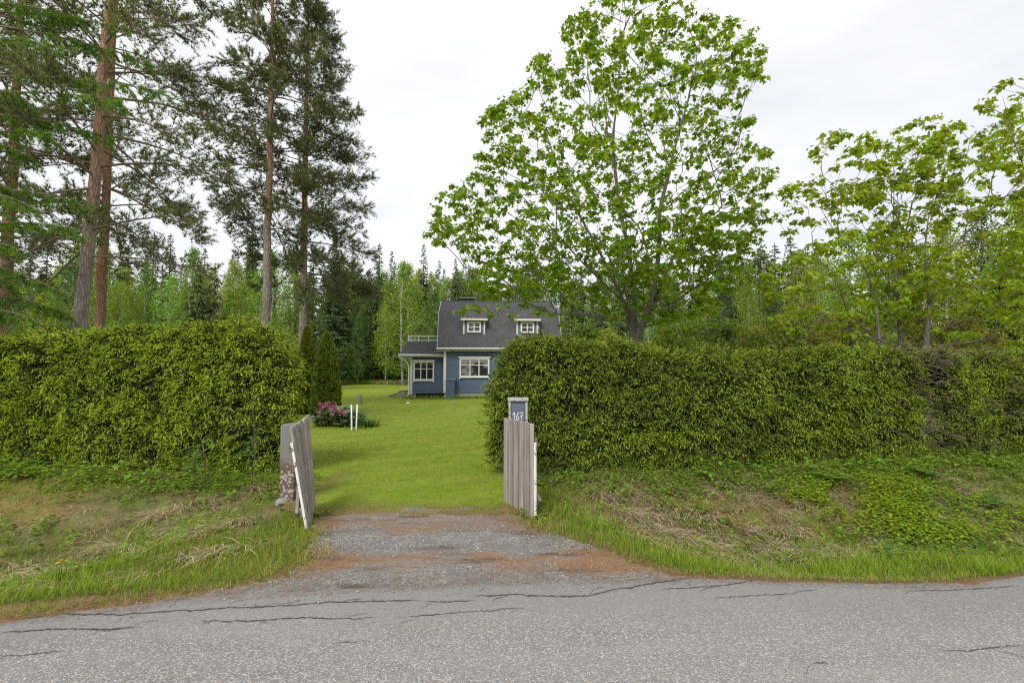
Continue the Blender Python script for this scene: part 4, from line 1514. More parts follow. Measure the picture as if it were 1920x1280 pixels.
# ------------------------------------------------------------------ broadleaf trees grown towards points of their crown
def grow(stems, attract, bf=.30, step=.28):
    """stems: polylines in the world, the first from the ground. Every crown point joins the nearest wood, long detours costing extra.
    Returns nodes, parents."""
    N, par, plen = [], [], []
    for st_ in stems:
        P = [np.array(p, float) for p in st_]
        prev = -1
        if N:
            dist = np.linalg.norm(np.array(N) - P[0], axis=1)
            prev = int(dist.argmin())
            if dist[prev] > .02:
                pass
        first = True
        for q in range(len(P) - 1):
            n = max(1, int(np.linalg.norm(P[q + 1] - P[q]) / step))
            for w in range(n):
                pt = P[q] + (P[q + 1] - P[q]) * w / n
                if not (first and prev >= 0):
                    pl = 0 if prev < 0 else plen[prev] + np.linalg.norm(pt - N[prev])
                    N.append(pt + rng.normal(0, .012, 3))
                    par.append(prev)
                    plen.append(pl)
                    prev = len(N) - 1
                first = False
        N.append(P[-1])
        par.append(prev)
        plen.append(plen[prev] + np.linalg.norm(P[-1] - N[prev]))
    ns = len(N)
    A = np.asarray(attract, float)
    N = list(N)
    best = np.full(len(A), 1e9)
    who = np.zeros(len(A), int)
    for k in range(ns):
        if N[k][2] < N[0][2] + .8:
            continue
        c = np.linalg.norm(A - N[k], axis=1) + bf * plen[k] + np.clip(N[k][2] - A[:, 2] + .1, 0, 9) * .5
        m = c < best
        best[m], who[m] = c[m], k
    alive = np.ones(len(A), bool)
    for _ in range(len(A)):
        c = np.where(alive, best, 1e9)
        i = int(c.argmin())
        alive[i] = False
        k = who[i]
        p0, p1 = N[k], A[i]
        d = np.linalg.norm(p1 - p0)
        n = max(1, int(d / .45))
        d0 = unit(N[k] - N[par[k]]) if par[k] >= 0 else np.array((0, 0, 1.0))
        prev = k
        for w in range(1, n + 1):
            t = w / n
            ctrl = p0 + d0 * d * .35 + np.array((0, 0, d * .05))
            pt = (1 - t) ** 2 * p0 + 2 * t * (1 - t) * ctrl + t * t * p1
            if w < n:
                pt = pt + rng.normal(0, .02, 3)
            N.append(pt)
            par.append(prev)
            plen.append(plen[prev] + np.linalg.norm(pt - N[prev]))
            prev = len(N) - 1
            cc = np.linalg.norm(A - pt, axis=1) + bf * plen[prev] + np.clip(pt[2] - A[:, 2] + .1, 0, 9) * .5
            m = cc < best
            best[m], who[m] = cc[m], prev
    return np.array(N), np.array(par), ns


def wood(N, par, r_tip=.006, r_base=.2, power=2.3):
    """chains of nodes with radii by the number of twigs they carry."""
    n = len(N)
    kids = [[] for _ in range(n)]
    for k in range(n):
        if par[k] >= 0:
            kids[par[k]].append(k)
    load = np.zeros(n)
    for k in range(n - 1, -1, -1):
        load[k] = max(1.0, sum(load[c] for c in kids[k]))
    rad = r_tip * load ** (1 / power)
    f = r_base / rad[0]
    rad = np.where(rad > .03, .03 + (rad - .03) * ((r_base - .03) / max(rad[0] - .03, 1e-6)), rad) if rad[0] > .03 else rad * f
    chains = []
    starts = [(k, -1) for k in range(n) if par[k] < 0]
    while starts:
        k, p = starts.pop()
        ch = [p] if p >= 0 else []
        while True:
            ch.append(k)
            if not kids[k]:
                break
            c = sorted(kids[k], key=lambda q: -load[q])
            starts += [(q, k) for q in c[1:]]
            k = c[0]
        if len(ch) > 1:
            chains.append(ch)
    return chains, rad, load, kids


def wood_geo(N, chains, rad, rmin=.0, smooth_=True):
    g = Geo()
    for ch in chains:
        P = N[ch].copy()
        r = rad[ch].copy()
        if len(r) > 1:
            r[0] = min(r[0], r[1] * 1.25)
        r[-1] *= .6
        if len(P) > 2:
            Q = P.copy()
            Q[1:-1] = P[1:-1] * .5 + (P[:-2] + P[2:]) * .25
            P = Q
        sd = 9 if r[0] > .08 else (6 if r[0] > .025 else 4 if r[0] > .01 else 3)
        g.tube(P, np.maximum(r, rmin), sd)
    return g


def poly_sample(poly, n, inset=0):
    poly = np.array(poly, float)
    lo, hi = poly.min(0), poly.max(0)
    out = []
    while len(out) < n:
        p = lo + (hi - lo) * rng.random((n * 2, 2))
        ins = np.zeros(len(p), bool)
        j = len(poly) - 1
        for i in range(len(poly)):
            xi, yi = poly[i]
            xj, yj = poly[j]
            c = ((yi > p[:, 1]) != (yj > p[:, 1])) & (p[:, 0] < (xj - xi) * (p[:, 1] - yi) / (yj - yi + 1e-9) + xi)
            ins ^= c
            j = i
        out += list(p[ins])
    p = np.array(out[:n])
    # distance to the outline
    d = np.full(n, 1e9)
    for i in range(len(poly)):
        a, b = poly[i - 1], poly[i]
        ab = b - a
        t = np.clip(((p - a) @ ab) / (ab @ ab), 0, 1)
        d = np.minimum(d, np.linalg.norm(p - (a + t[:, None] * ab), axis=1))
    return p, d


def leafy(root, N, par, load, ns, mat, tmpl, n_per, size, spread=.16, droop=.75, max_load=2.5, name='foliage', skip=None, bright=None):
    idx = np.array([k for k in range(ns, len(N)) if load[k] <= max_load])
    if skip is not None:
        idx = np.array([k for k in idx if not skip(N[k])])
    g = Geo()
    rep = np.repeat(idx, n_per)
    tw = unit(N[rep] - N[par[rep]])
    az = rng.random(len(rep)) * 2 * np.pi
    rad = np.stack([np.cos(az), np.sin(az), np.zeros(len(rep))], 1)
    d = unit(rad + tw * .5 + np.array((0, 0, .25)))
    pos = N[rep] + d * (spread * (.25 + .75 * rng.random(len(rep))))[:, None] + rng.normal(0, spread * .3, (len(rep), 3))
    ld = unit(rad * (.9) + np.array((0, 0, -1.0)) * (droop * (.5 + rng.random(len(rep))))[:, None] + rng.normal(0, .25, (len(rep), 3)))
    up = unit(rad * .5 + np.array((0, 0, 1.0)) + rng.normal(0, .35, (len(rep), 3)))
    sc = size * (.5 + .95 * rng.random(len(rep)))
    rn = rng.random(len(rep)) * .8 + .2 * np.repeat(rng.random(len(idx)), n_per)
    g.scatter(tmpl, pos, frames(ld, up), sc, rn)
    o = g.build(name, mat, root, False, 'stuff')
    keep_world(o, root)
    return o


def crown_points(poly, n, Y, depth, edge_px, dmin=.0, seed_pow=.5):
    p, d = poly_sample(poly, n)
    half = depth * np.clip(d / edge_px, 0.05, 1) ** seed_pow
    off = (rng.random(n) * 2 - 1)
    yy = Y + np.sign(off) * np.abs(off) ** .8 * half
    return np.array([at(px, py, y) for (px, py), y in zip(p, yy)])


def maple(label, stems, poly, n, Y, depth, edge_px, r_base, mat, n_leaf, size, cat='tree', droop=.75, group=None, r_tip=.005, extra=None, bf=.25, spread=.145, bark='bark_maple', more=None):
    A = crown_points(poly, n, Y, depth, edge_px)
    if more is not None:
        A = np.vstack([A, crown_points(more[0], more[1], Y, depth, edge_px)])
    if extra is not None:
        A = np.vstack([A, extra])
    S = []
    for st_ in stems:
        S.append([at(px, py, Y + dy) for px, py, dy in st_])
    S[0][0][2] = -.1
    N, par, ns = grow(S, A, bf)
    ch, rad, load, kids = wood(N, par, r_tip, r_base)
    root = thing('maple_tree', label, cat, (float(N[0][0]), float(N[0][1]), 0), group)
    o = wood_geo(N, ch, rad).build('trunk', M[bark], root, True)
    keep_world(o, root)
    leafy(root, N, par, load, ns, mat, MAPLE, n_leaf, size, spread=spread, droop=droop)
    return root


maple('big spreading maple with several grey stems rising behind the right hedge beside the house',
      [[(1190, 700, 0), (1189, 640, 0), (1190, 560, .1), (1180, 480, .2), (1160, 380, .3), (1148, 270, .2), (1160, 160, 0), (1170, 60, 0)],
       [(1189, 640, 0), (1172, 570, -.3), (1128, 480, -.6), (1082, 395, -.8), (1050, 330, -.8), (1020, 240, -.6)],
       [(1189, 640, 0), (1222, 575, -.2), (1236, 470, -.4), (1235, 400, -.5), (1262, 290, -.8), (1290, 190, -.9), (1310, 90, -.6)],
       [(1172, 570, -.3), (1100, 500, -1.0), (1010, 400, -1.6), (940, 330, -1.6)],
       [(1222, 575, -.2), (1262, 480, .7), (1330, 405, 1.2), (1400, 370, 1.4)],
       [(1189, 620, 0), (1110, 590, -.9), (1010, 580, -1.6), (930, 572, -2.0)],
       [(1189, 620, 0), (1280, 590, .6), (1350, 570, 1.0)]],
      [(1100, -70), (1190, -95), (1270, -45), (1300, 25), (1360, 25), (1425, 60), (1438, 130), (1402, 200), (1418, 250), (1458, 300), (1440, 360), (1450, 420), (1390, 470), (1350, 560), (1260, 600), (1130, 590), (1050, 560),
       (935, 560), (870, 520), (860, 480), (800, 445), (822, 375), (875, 330), (895, 290), (920, 250), (888, 225), (990, 165), (998, 100), (1068, 118), (1055, 50), (1100, 5)],
      2000, 14.0, 4.3, 170, .21, M['maple_leaf'], 16, .122, more=([(1250, 430), (1440, 395), (1405, 520), (1345, 590), (1230, 605), (1050, 590), (900, 565), (875, 480), (1000, 450)], 420), extra=np.array([at(px, py, 12.0 + dy) for px, py, dy in ((868, 585, 0), (885, 578, .1), (905, 582, .1), (925, 588, 0), (945, 574, .2), (958, 590, .2), (990, 572, .4), (1010, 583, .5), (1040, 590, .8), (1030, 560, .6), (1060, 605, .9), (1120, 620, 1.2), (1150, 600, 1.0), (1250, 620, 1.2), (1300, 612, 1.2), (1090, 570, .8), (975, 560, .3))]))

young = M['young_maple_leaf']
maple('slender maple with forked stem behind the right hedge, left of two others',
      [[(1650, 720, 0), (1651, 640, 0), (1638, 560, 0), (1632, 520, 0), (1600, 470, -.2), (1560, 420, -.4), (1545, 340, -.5)], [(1634, 530, 0), (1660, 470, .3), (1690, 400, .5), (1700, 320, .6)], [(1632, 520, 0), (1590, 530, .4), (1520, 510, .8), (1470, 500, 1.0)]],
      [(1525, 260), (1570, 245), (1640, 260), (1700, 280), (1690, 360), (1720, 460), (1730, 560), (1690, 640), (1560, 640), (1470, 620), (1420, 560), (1440, 470), (1460, 360), (1520, 330)], 300, 12.3, 2.0, 110, .075, young, 18, .118)
maple('thin straight maple between two forked ones behind the right hedge',
      [[(1692, 720, 0), (1691, 650, 0), (1682, 560, 0), (1690, 470, .1), (1712, 380, .2), (1720, 280, .2)], [(1682, 560, 0), (1640, 480, -.4), (1610, 400, -.6)]],
      [(1640, 270), (1700, 225), (1760, 215), (1800, 290), (1790, 400), (1770, 520), (1720, 620), (1640, 620), (1610, 480), (1610, 360)], 210, 12.9, 1.7, 110, .06, young, 18, .118)
maple('maple with grey leaning stem and long side limbs behind the brown gap of the hedge',
      [[(1735, 740, 0), (1736, 660, 0), (1742, 570, 0), (1732, 470, 0), (1745, 390, .2), (1790, 320, .3), (1840, 250, .4)], [(1740, 590, 0), (1800, 545, -.5), (1870, 515, -.9), (1930, 495, -1.2)], [(1740, 560, 0), (1780, 470, .4), (1850, 400, .8), (1910, 350, 1.0)]],
      [(1740, 230), (1830, 240), (1900, 200), (1960, 250), (1990, 400), (1990, 560), (1930, 640), (1830, 650), (1750, 640), (1700, 560), (1740, 420), (1720, 330)], 330, 12.0, 2.2, 120, .085, young, 18, .118)
maple('tall maple at the right edge of the picture above the others',
      [[(2010, 760, 0), (2010, 640, 0), (2000, 480, 0), (1990, 330, 0), (1985, 180, 0), (1990, 60, 0)], [(2000, 480, 0), (1940, 380, -.6), (1900, 260, -.8), (1880, 180, -.8)], [(2000, 560, 0), (1920, 540, -.8), (1840, 590, -1.2)]],
      [(1835, 195), (1890, 140), (1920, 120), (1960, 20), (2080, 0), (2180, 200), (2180, 500), (2080, 640), (1900, 660), (1850, 600), (1880, 500), (1900, 420), (1870, 300), (1900, 240)], 290, 11.6, 2.4, 120, .11, young, 18, .118)


# ------------------------------------------------------------------ conifers
def pine(label, path, Y, r0, top_z, crown_lo, reach, n_br, bark, dens=1.0, side_bias=(0, 0), seed=1, tuft=.17, stub_lo=None):
    """a Scots pine: bare bole, long thin limbs, needles in brushes at the twig ends."""
    r = np.random.default_rng(seed)
    P = [at(px, py, Y) for px, py in path]
    P[0][2] = -.1
    d = unit(P[-1] - P[-2])
    if P[-1][2] < top_z:
        P.append(P[-1] + d * (top_z - P[-1][2]) / d[2])
    P = np.array(P)
    zz = np.linspace(-.1, top_z, 28)
    bole = np.stack([np.interp(zz, P[:, 2], P[:, 0]), np.interp(zz, P[:, 2], P[:, 1]), zz], 1)
    bole[1:-1, :2] += r.normal(0, .015, (26, 2))
    tt = zz / top_z
    rad = r0 * (1 - tt) ** .72 + .015 + r0 * .25 * np.exp(-zz / .35)
    root = thing('pine_tree', label, 'tree', (float(bole[0, 0]), float(bole[0, 1]), 0), None)
    g = Geo()
    g.tube(bole, rad, 12)
    keep_world(g.build('trunk', M[bark], root, True), root)
    gb, gn = Geo(), Geo()
    tips, tdir = [], []
    for q in range(n_br):
        f = (q + r.random()) / n_br
        z = crown_lo + (top_z - .3 - crown_lo) * f
        az = q * 2.4 + r.normal(0, .5)
        if side_bias[0] and r.random() < side_bias[0]:
            az = side_bias[1] + r.normal(0, .7)
        prof = np.interp(f, [0, .12, .4, .75, 1], [.85, 1, .95, .6, .1])
        L = reach * prof * (.45 + .7 * r.random())
        o = np.array((np.interp(z, bole[:, 2], bole[:, 0]), np.interp(z, bole[:, 2], bole[:, 1]), z))
        h = np.array((math.cos(az), math.sin(az), 0))
        rise = np.interp(f, [0, .3, .8, 1], [-.05, .12, .45, .9]) + r.normal(0, .24)
        n = 7
        t = np.linspace(0, 1, n)
        pts = o + h * (L * t)[:, None] + np.array((0, 0, 1.0)) * (L * (rise * t - .22 * t * t))[:, None] + r.normal(0, .03, (n, 3)) * t[:, None]
        br = np.interp(t, [0, 1], [.009 + .0075 * L, .005])
        gb.tube(pts, br, 5)
        nt = int((14 + 12 * L) * dens)
        for w in range(nt):
            s = .30 + .70 * r.random() ** .8
            p = np.array([np.interp(s, t, pts[:, c]) for c in range(3)])
            sd = np.cross(h, (0, 0, 1.0)) * (1 if w % 2 else -1)
            dd = unit(h * .7 + sd * (.9 * r.random()) + np.array((0, 0, r.normal(.12, .55))))
            tl = (.25 + .55 * r.random()) * (1.25 - s * .6)
            e = p + dd * tl
            gb.tube([p, e], [.006, .003], 3, cap=False)
            m = 4 + int(3 * r.random())
            for x in range(m):
                u_ = .45 + .55 * x / max(1, m - 1)
                tips.append(p + dd * tl * u_)
                tdir.append(unit(dd + r.normal(0, .5, 3) + np.array((0, 0, .30))))
    # dead stubs below the crown
    for q in range(14):
        z = r.uniform(stub_lo if stub_lo is not None else crown_lo * .5, crown_lo + .5)
        az = r.random() * 6.28
        o = np.array((np.interp(z, bole[:, 2], bole[:, 0]), np.interp(z, bole[:, 2], bole[:, 1]), z))
        L = r.uniform(.3, 1.6)
        h = np.array((math.cos(az), math.sin(az), r.uniform(-.3, .1)))
        gb.tube([o, o + h * L * .5, o + h * L + (0, 0, -.1 * L)], [.014, .009, .004], 4)
    tips, tdir = np.array(tips), np.array(tdir)
    sc = tuft * (.7 + .6 * r.random(len(tips)))
    gn.scatter(TUFT, tips, frames(tdir), sc, r.random(len(tips)))
    keep_world(gb.build('branches', M['twig'], root, False, 'stuff'), root)
    keep_world(gn.build('needles', M['pine_needle'], root, False, 'stuff'), root)
    return root


pine('thick pine with grey lower bark and orange upper trunk, leaning right behind the left hedge', [(146, 700), (150, 610), (168, 420), (186, 260), (205, 0)], 11.0, .140, 17.5, 4.2, 3.5, 84, 'bark_pine', .8, (.35, -.1), 11, .125)
pine('slim reddish pine right behind the thick leaning one', [(184, 690), (187, 605), (194, 450), (202, 300), (211, 100)], 15.5, .145, 19, 5.2, 3.3, 66, 'bark_pine_red', .9, (.4, 0), 12, .14)
pine('red barked pine at the left edge of the picture', [(2, 690), (8, 580), (20, 350), (36, 60)], 14.5, .17, 18, 5.2, 3.0, 50, 'bark_pine_red', .8, (0, 0), 13, .14)
pine('tall straight pine with bare grey foot, left of the two pines near the thujas', [(494, 720), (497, 610), (503, 400), (508, 200), (511, 0)], 19.0, .165, 20, 7.2, 3.1, 96, 'bark_pine_far', 1.0, (0, 0), 14, .145)
pine('tall pine with a wide dark crown nearest the open sky, above the thujas', [(566, 720), (567, 630), (570, 420), (573, 250), (577, 60)], 20.5, .165, 18.0, 4.9, 3.3, 124, 'bark_pine_far', 1.1, (.2, 0), 15, .145)
pine('pine mostly outside the left edge of the picture with dark boughs reaching in', [(-150, 700), (-140, 500), (-120, 0)], 13.5, .18, 18, 3.5, 3.6, 46, 'bark_pine_red', .8, (.5, 0), 16, .16)


def larch():
    """its trunk stands just outside the picture; soft bright boughs hang in from the left."""
    r = np.random.default_rng(5)
    Y = 9.6
    root = thing('larch_tree', 'larch with soft bright green hanging boughs at the left edge of the picture', 'tree', tuple(at(-110, 694, Y) * (1, 1, 0)))
    b0 = at(-110, 720, Y)
    b0[2] = -.1
    g = Geo()
    zz = np.linspace(-.1, 15, 20)
    g.tube(np.stack([np.full(20, b0[0]), np.full(20, Y), zz], 1), .19 * (1 - zz / 15.2) ** .8 + .01, 10)
    keep_world(g.build('trunk', M['bark_spruce'], root, True), root)
    gb, gn = Geo(), Geo()
    ends = [(325, 175, -.4), (285, 120, .4), (230, 190, -.8), (160, 40, .2), (120, 90, -.5), (95, 250, -.6), (60, 300, .2), (150, 430, -.7), (175, 385, .1), (80, 400, -.3), (40, 470, -.6), (15, 540, .0), (110, 545, -.4), (60, 200, .5), (40, 120, 0), (210, 260, 0), (190, 95, .6), (20, 380, -.8), (70, 600, -.4), (130, 590, .3), (260, 60, .3), (-20, 330, 0), (-60, 200, .2), (-70, 450, -.3), (-250, 300, 0), (-300, 150, .3), (-280, 480, -.2), (-200, 60, .5)]
    tp, td = [], []
    for px, py, dy in ends:
        e = at(px, py, Y + dy)
        z0 = e[2] + r.uniform(.1, .7)
        o = np.array((b0[0], Y, z0))
        t = np.linspace(0, 1, 9)
        ctrl = (o + e) / 2 + np.array((0, 0, .25))
        pts = ((1 - t) ** 2)[:, None] * o + (2 * t * (1 - t))[:, None] * ctrl + (t * t)[:, None] * e
        gb.tube(pts, np.linspace(.028, .005, 9), 5)
        L = np.linalg.norm(e - o)
        for w in range(int(20 + 11 * L)):
            s = .25 + .75 * r.random()
            p = np.array([np.interp(s, t, pts[:, c]) for c in range(3)])
            h = unit(e - o)
            sd = unit(np.cross(h, (0, 0, 1.0))) * (1 if w % 2 else -1)
            dd = unit(h * .5 + sd * r.random() * .9 + np.array((0, 0, -.35 - .5 * r.random())))
            tl = .18 + .32 * r.random()
            gb.tube([p, p + dd * tl], [.004, .002], 3)
            for x in range(8):
                tp.append(p + dd * tl * (x + r.random()) / 8)
                td.append(unit(dd * .3 + r.normal(0, .7, 3) + np.array((0, 0, .2))))
    tp, td = np.array(tp), np.array(td)
    gn.scatter(TUFT_SOFT, tp, frames(td), .085 * (.7 + .6 * r.random(len(tp))), r.random(len(tp)))
    keep_world(gb.build('branches', M['twig'], root, False, 'stuff'), root)
    keep_world(gn.build('needles', M['larch_needle'], root, False, 'stuff'), root)


larch()


def thuja(label, px, py_top, py_foot, wpx, Y):
    x = at(px, 700, Y)[0]
    h = at(px, py_top, Y)[2]
    rw = wpx / FPX * Y / 2
    root = thing('thuja', label, 'shrub', (x, Y, 0), 'columnar thujas behind the left hedge')
    n = 4200
    f = rng.random(n)
    prof = np.interp(f, [0, .05, .3, .6, .85, 1], [.9, 1, .92, .72, .36, .02])
    az = rng.random(n) * 2 * np.pi
    rr = rw * prof * (.80 + .25 * vnoise(np.stack([np.cos(az) * 2, np.sin(az) * 2, f * 9], 1), 1.2, 2, 3)) * (.9 + .14 * rng.random(n))
    P = np.stack([rr * np.cos(az), rr * np.sin(az), f * h * .985 + .03], 1)
    d = unit(np.stack([np.cos(az) * .55, np.sin(az) * .55, np.full(n, .9)], 1) + rng.normal(0, .25, (n, 3)))
    g = Geo()
    g.scatter(DIAMOND, P, frames(d, roll=rng.random(n) * 3), np.stack([.13 + .05 * rng.random(n)] * 3, 1) * (1.0, 1.0, 1.0))
    g.build('foliage', M['thuja'], root, False, 'stuff')
    g = Geo()
    zz = np.linspace(.02, h * .93, 14)
    g.tube(np.stack([zz * 0, zz * 0, zz], 1), rw * np.interp(zz / h, [0, .05, .3, .6, .85, 1], [.75, .82, .76, .58, .26, .02]), 10)
    g.build('inner_core', M['inner'], root)  # solid core added inside, shade painted in by its dark colour


thuja('narrow dark thuja, the taller of two, half hidden by the left hedge', 574, 616, 770, 36, 17.6)
thuja('wider dark thuja cone behind the pink flowering clump', 612, 628, 772, 52, 17.0)


# ------------------------------------------------------------------ the forest beyond the lawn
def spruce_proto(h, rw, seed, bare=.06, dens=1.0):
    r = np.random.default_rng(seed)
    root = thing('spruce_tree', 'spruce', 'tree', (0, 0, 0))
    g = Geo()
    zz = np.linspace(-.2, h, 12)
    g.tube(np.stack([zz * 0, zz * 0, zz], 1), .014 * h * (1 - zz / h * .95) + .01, 7)
    g.build('trunk', M['bark_spruce'], root, True)
    P, D, S = [], [], []
    z = h * bare
    while z < h * .985:
        f = z / h
        Rr = rw * (np.interp(f, [0, .08, .3, .7, .93, 1], [.8, .95, 1, .55, .16, .03])) * (.85 + .3 * r.random())
        nb = max(4, int(8 * (1 - f) + 4))
        for q in range(nb):
            az = r.random() * 2 * np.pi
            L = Rr * (.65 + .5 * r.random())
            hd = np.array((math.cos(az), math.sin(az), 0))
            sd = np.array((-hd[1], hd[0], 0))
            m = max(3, int(L / .17 * dens))
            for x in range(m):
                t = (x + .6 + r.random() * .5) / m
                p = hd * L * t + np.array((0, 0, z - L * (.42 * t - .22 * t * t)))
                for s in (-1, 1):
                    P.append(p + r.normal(0, .04, 3))
                    D.append(unit(hd * .75 + sd * s * (.75 - .3 * t) + np.array((0, 0, -.45 + r.normal(0, .2)))))
                    S.append((.24 + .32 * (1 - t) * min(1, L)) * (.7 + .6 * r.random()))
        z += .26 + .22 * (1 - f) * (h / 16)
    P.append(np.array((0, 0, h * .97)))
    D.append(np.array((0, 0.02, 1.0)))
    S.append(.5)
    P, D, S = np.array(P), np.array(D), np.array(S)
    g = Geo()
    g.scatter(DIAMOND, P, frames(D, roll=r.normal(0, .5, len(P))), np.stack([S * .75, S, S * .75], 1), r.random(len(P)))
    g.build('crown', M['spruce_far'], root, False, 'stuff')
    return root


def broad_proto(name, h, rw, seed, mat, bark, n_pts, n_leaf, leaf, lo=.25, weep=.4, tmpl=OVATE, r_base=.12, shape=(.55, .9, 1, .8, .45, .08), droop=.8, spread=.3):
    r = np.random.default_rng(seed)
    root = thing(name, name, 'tree', (0, 0, 0))
    f = r.random(n_pts) ** .85
    prof = np.interp(f, [0, .15, .35, .6, .85, 1], shape)
    az = r.random(n_pts) * 2 * np.pi
    rr = rw * prof * r.random(n_pts) ** .45
    lump = .75 + .5 * vnoise(np.stack([np.cos(az), np.sin(az), f * 3], 1), 1.7, 2, seed)
    A = np.stack([rr * lump * np.cos(az), rr * lump * np.sin(az), h * (lo + (1 - lo) * f)], 1)
    stem = [(0, 0, -.2), (r.normal(0, .05 * h ** .5), r.normal(0, .05 * h ** .5), h * .35), (r.normal(0, .12), r.normal(0, .12), h * .7), (0, 0, h * .97)]
    N, par, ns = grow([stem], A, .35, .5)
    ch, rad, load, kids = wood(N, par, .010, r_base)
    wood_geo(N, ch, rad).build('trunk', M[bark], root, True)
    idx = np.array([k for k in range(ns, len(N)) if load[k] <= 2.2])
    rep = np.repeat(idx, n_leaf)
    q = len(rep)
    a2 = r.random(q) * 2 * np.pi
    rad_ = np.stack([np.cos(a2), np.sin(a2), np.zeros(q)], 1)
    pos = N[rep] + rad_ * (spread * r.random(q) ** .7)[:, None] + np.array((0, 0, 1.0)) * (r.normal(0, spread * .45, q) - weep * r.random(q) ** 2)[:, None]
    d = unit(rad_ + np.array((0, 0, -droop)) + r.normal(0, .4, (q, 3)))
    g = Geo()
    g.scatter(tmpl, pos, frames(d, unit(rad_ * .4 + np.array((0, 0, 1.0)) + r.normal(0, .4, (q, 3)))), leaf * (.6 + .8 * r.random(q)), r.random(q))
    g.build('crown', M[mat], root, False, 'stuff')
    return root


protos = {
    'spruce': [spruce_proto(16, 2.1, 1), spruce_proto(18, 1.7, 2, .03), spruce_proto(14, 2.4, 3, .12)],
    'small_spruce': [spruce_proto(6.5, 1.35, 4, .02, 1.2), spruce_proto(5.5, 1.0, 5, .02, 1.2)],
    'birch': [broad_proto('birch_tree', 12, 2.7, 21, 'birch_leaf', 'bark_birch', 230, 26, .20, .14, .9, DIAMOND, .11, spread=.38), broad_proto('birch_tree', 13, 2.2, 22, 'birch_leaf', 'bark_birch', 210, 26, .20, .2, .9, DIAMOND, .11, spread=.38)],
    'aspen': [broad_proto('aspen_tree', 13, 2.0, 23, 'aspen_leaf', 'bark_spruce', 220, 24, .20, .12, .3, DIAMOND, .11, spread=.4), broad_proto('aspen_tree', 11, 2.4, 24, 'aspen_leaf', 'bark_spruce', 220, 24, .20, .08, .3, DIAMOND, .10, spread=.4)],
    'bush': [broad_proto('bush', 3.2, 1.9, 25, 'bush_leaf', 'bark_spruce', 150, 26, .17, .04, .2, DIAMOND, .05, (1, 1, 1, .9, .7, .2), spread=.26), broad_proto('bush', 4.2, 1.6, 26, 'bush_leaf', 'bark_spruce', 170, 26, .17, .04, .2, DIAMOND, .05, (.9, 1, .95, .8, .6, .2), spread=.26)],
    'yellow_bush': [broad_proto('bush', 4.5, 1.8, 27, 'yellow_bush_leaf', 'bark_maple', 170, 24, .13, .05, .2, OVATE, .05, (.8, .9, 1, .9, .6, .2), spread=.28)],
}
HT = {'spruce': [16, 18, 14], 'small_spruce': [6.5, 5.5], 'birch': [12, 13], 'aspen': [13, 11], 'bush': [3.2, 4.2], 'yellow_bush': [4.5]}
used_proto = set()


def plant(kind, px, py_top, Y, label, group=None, wide=1.0, var=None):
    v = random.randrange(len(protos[kind])) if var is None else var
    pr = protos[kind][v]
    p = at(px, py_top, Y)
    z0 = float(height(p[0], Y)) - .05
    s = (p[2] - z0) / HT[kind][v]
    sc = (s * wide, s * wide, s)
    rz = random.random() * 6.28
    key = (kind, v)
    if key not in used_proto:
        used_proto.add(key)
        pr.location = (p[0], Y, z0)
        pr.rotation_euler = (0, 0, rz)
        pr.scale = sc
        tag(pr, label, 'bush' if 'bush' in kind else 'tree', group)
        return pr
    return dup(pr, (p[0], Y, z0), rz, sc, label, group)


FE = 'trees of the forest edge'
# those the photograph singles out
plant('spruce', 712, 455, 58, 'tallest pointed spruce of the forest, left of the bright birch', FE, .8, 0)
plant('spruce', 735, 468, 60, 'pointed spruce just right of the tallest one, behind the bright birch', FE, .8, 1)
plant('spruce', 795, 455, 62, 'pointed spruce rising behind the right shoulder of the bright birch', FE, .75, 0)
plant('spruce', 856, 500, 47, 'dark full spruce behind the left end of the house roof', FE, .9, 2)
plant('spruce', 1425, 448, 50, 'dark spruce tip in the gap right of the big maple', FE, .9, 1)
plant('spruce', 1482, 440, 47, 'broad dark spruce behind the young maples, right of the gap', FE, 1.0, 2)
plant('spruce', 1348, 452, 56, 'dark spruce tip seen under the right boughs of the big maple', FE, .85, 0)
plant('birch', 758, 492, 53, 'bright yellow green birch standing out before the dark spruces', None, 1.15, 0)
plant('birch', 725, 560, 55, 'light birch sapling left of the bright birch', None, .9, 1)
plant('aspen', 815, 540, 40, 'soft green tree close behind the porch wing of the house', None, .9, 1)
plant('aspen', 790, 600, 36, 'grey green willow like tree just left of the porch roof', None, 1.3, 1)
plant('aspen', 672, 590, 52, 'slim grey green sapling with a pale stem at the edge of the lawn', None, .8, 0)
plant('small_spruce', 372, 505, 33, 'small pointed spruce between the pines, left of its twin', None, .75, 0)
plant('small_spruce', 403, 508, 34, 'small pointed spruce between the pines, right of its twin', None, .75, 1)
plant('birch', 440, 490, 37, 'light birch between the two small spruces and the tall grey pine', None, .8, 0)
plant('birch', 1528, 470, 22, 'birch with a white stem behind the right hedge, left of the young maples', None, .7, 1)
plant('spruce', 640, 470, 57, 'dark drooping spruce right of the pine with the wide crown', None, .9, 2)
plant('spruce', 1890, 430, 24, 'dark spruce filling the right edge of the picture behind the maples', None, 1.0, 2)
plant('spruce', 1800, 470, 27, 'dark spruce behind the long side limbs of the right maples', None, 1.0, 0)
plant('small_spruce', 1130, 560, 36, 'small dark spruce behind the right gable of the house', None, 1.0, 0)
plant('yellow_bush', 1590, 590, 17, 'yellow green bush behind the hedge below the forked maple', None, 1.2, 0)
plant('yellow_bush', 1470, 600, 18, 'yellow green bush behind the hedge left of the white stemmed birch', None, 1.2, 0)
plant('yellow_bush', 1800, 600, 16, 'yellow green bush behind the brown gap in the right hedge', None, 1.2, 0)
plant('bush', 1330, 600, 20, 'leafy green bush behind the hedge right of the big maple', None, 1.2, 0)
plant('bush', 1260, 610, 26, 'leafy green bush just right of the foot of the big maple', None, 1.2, 1)
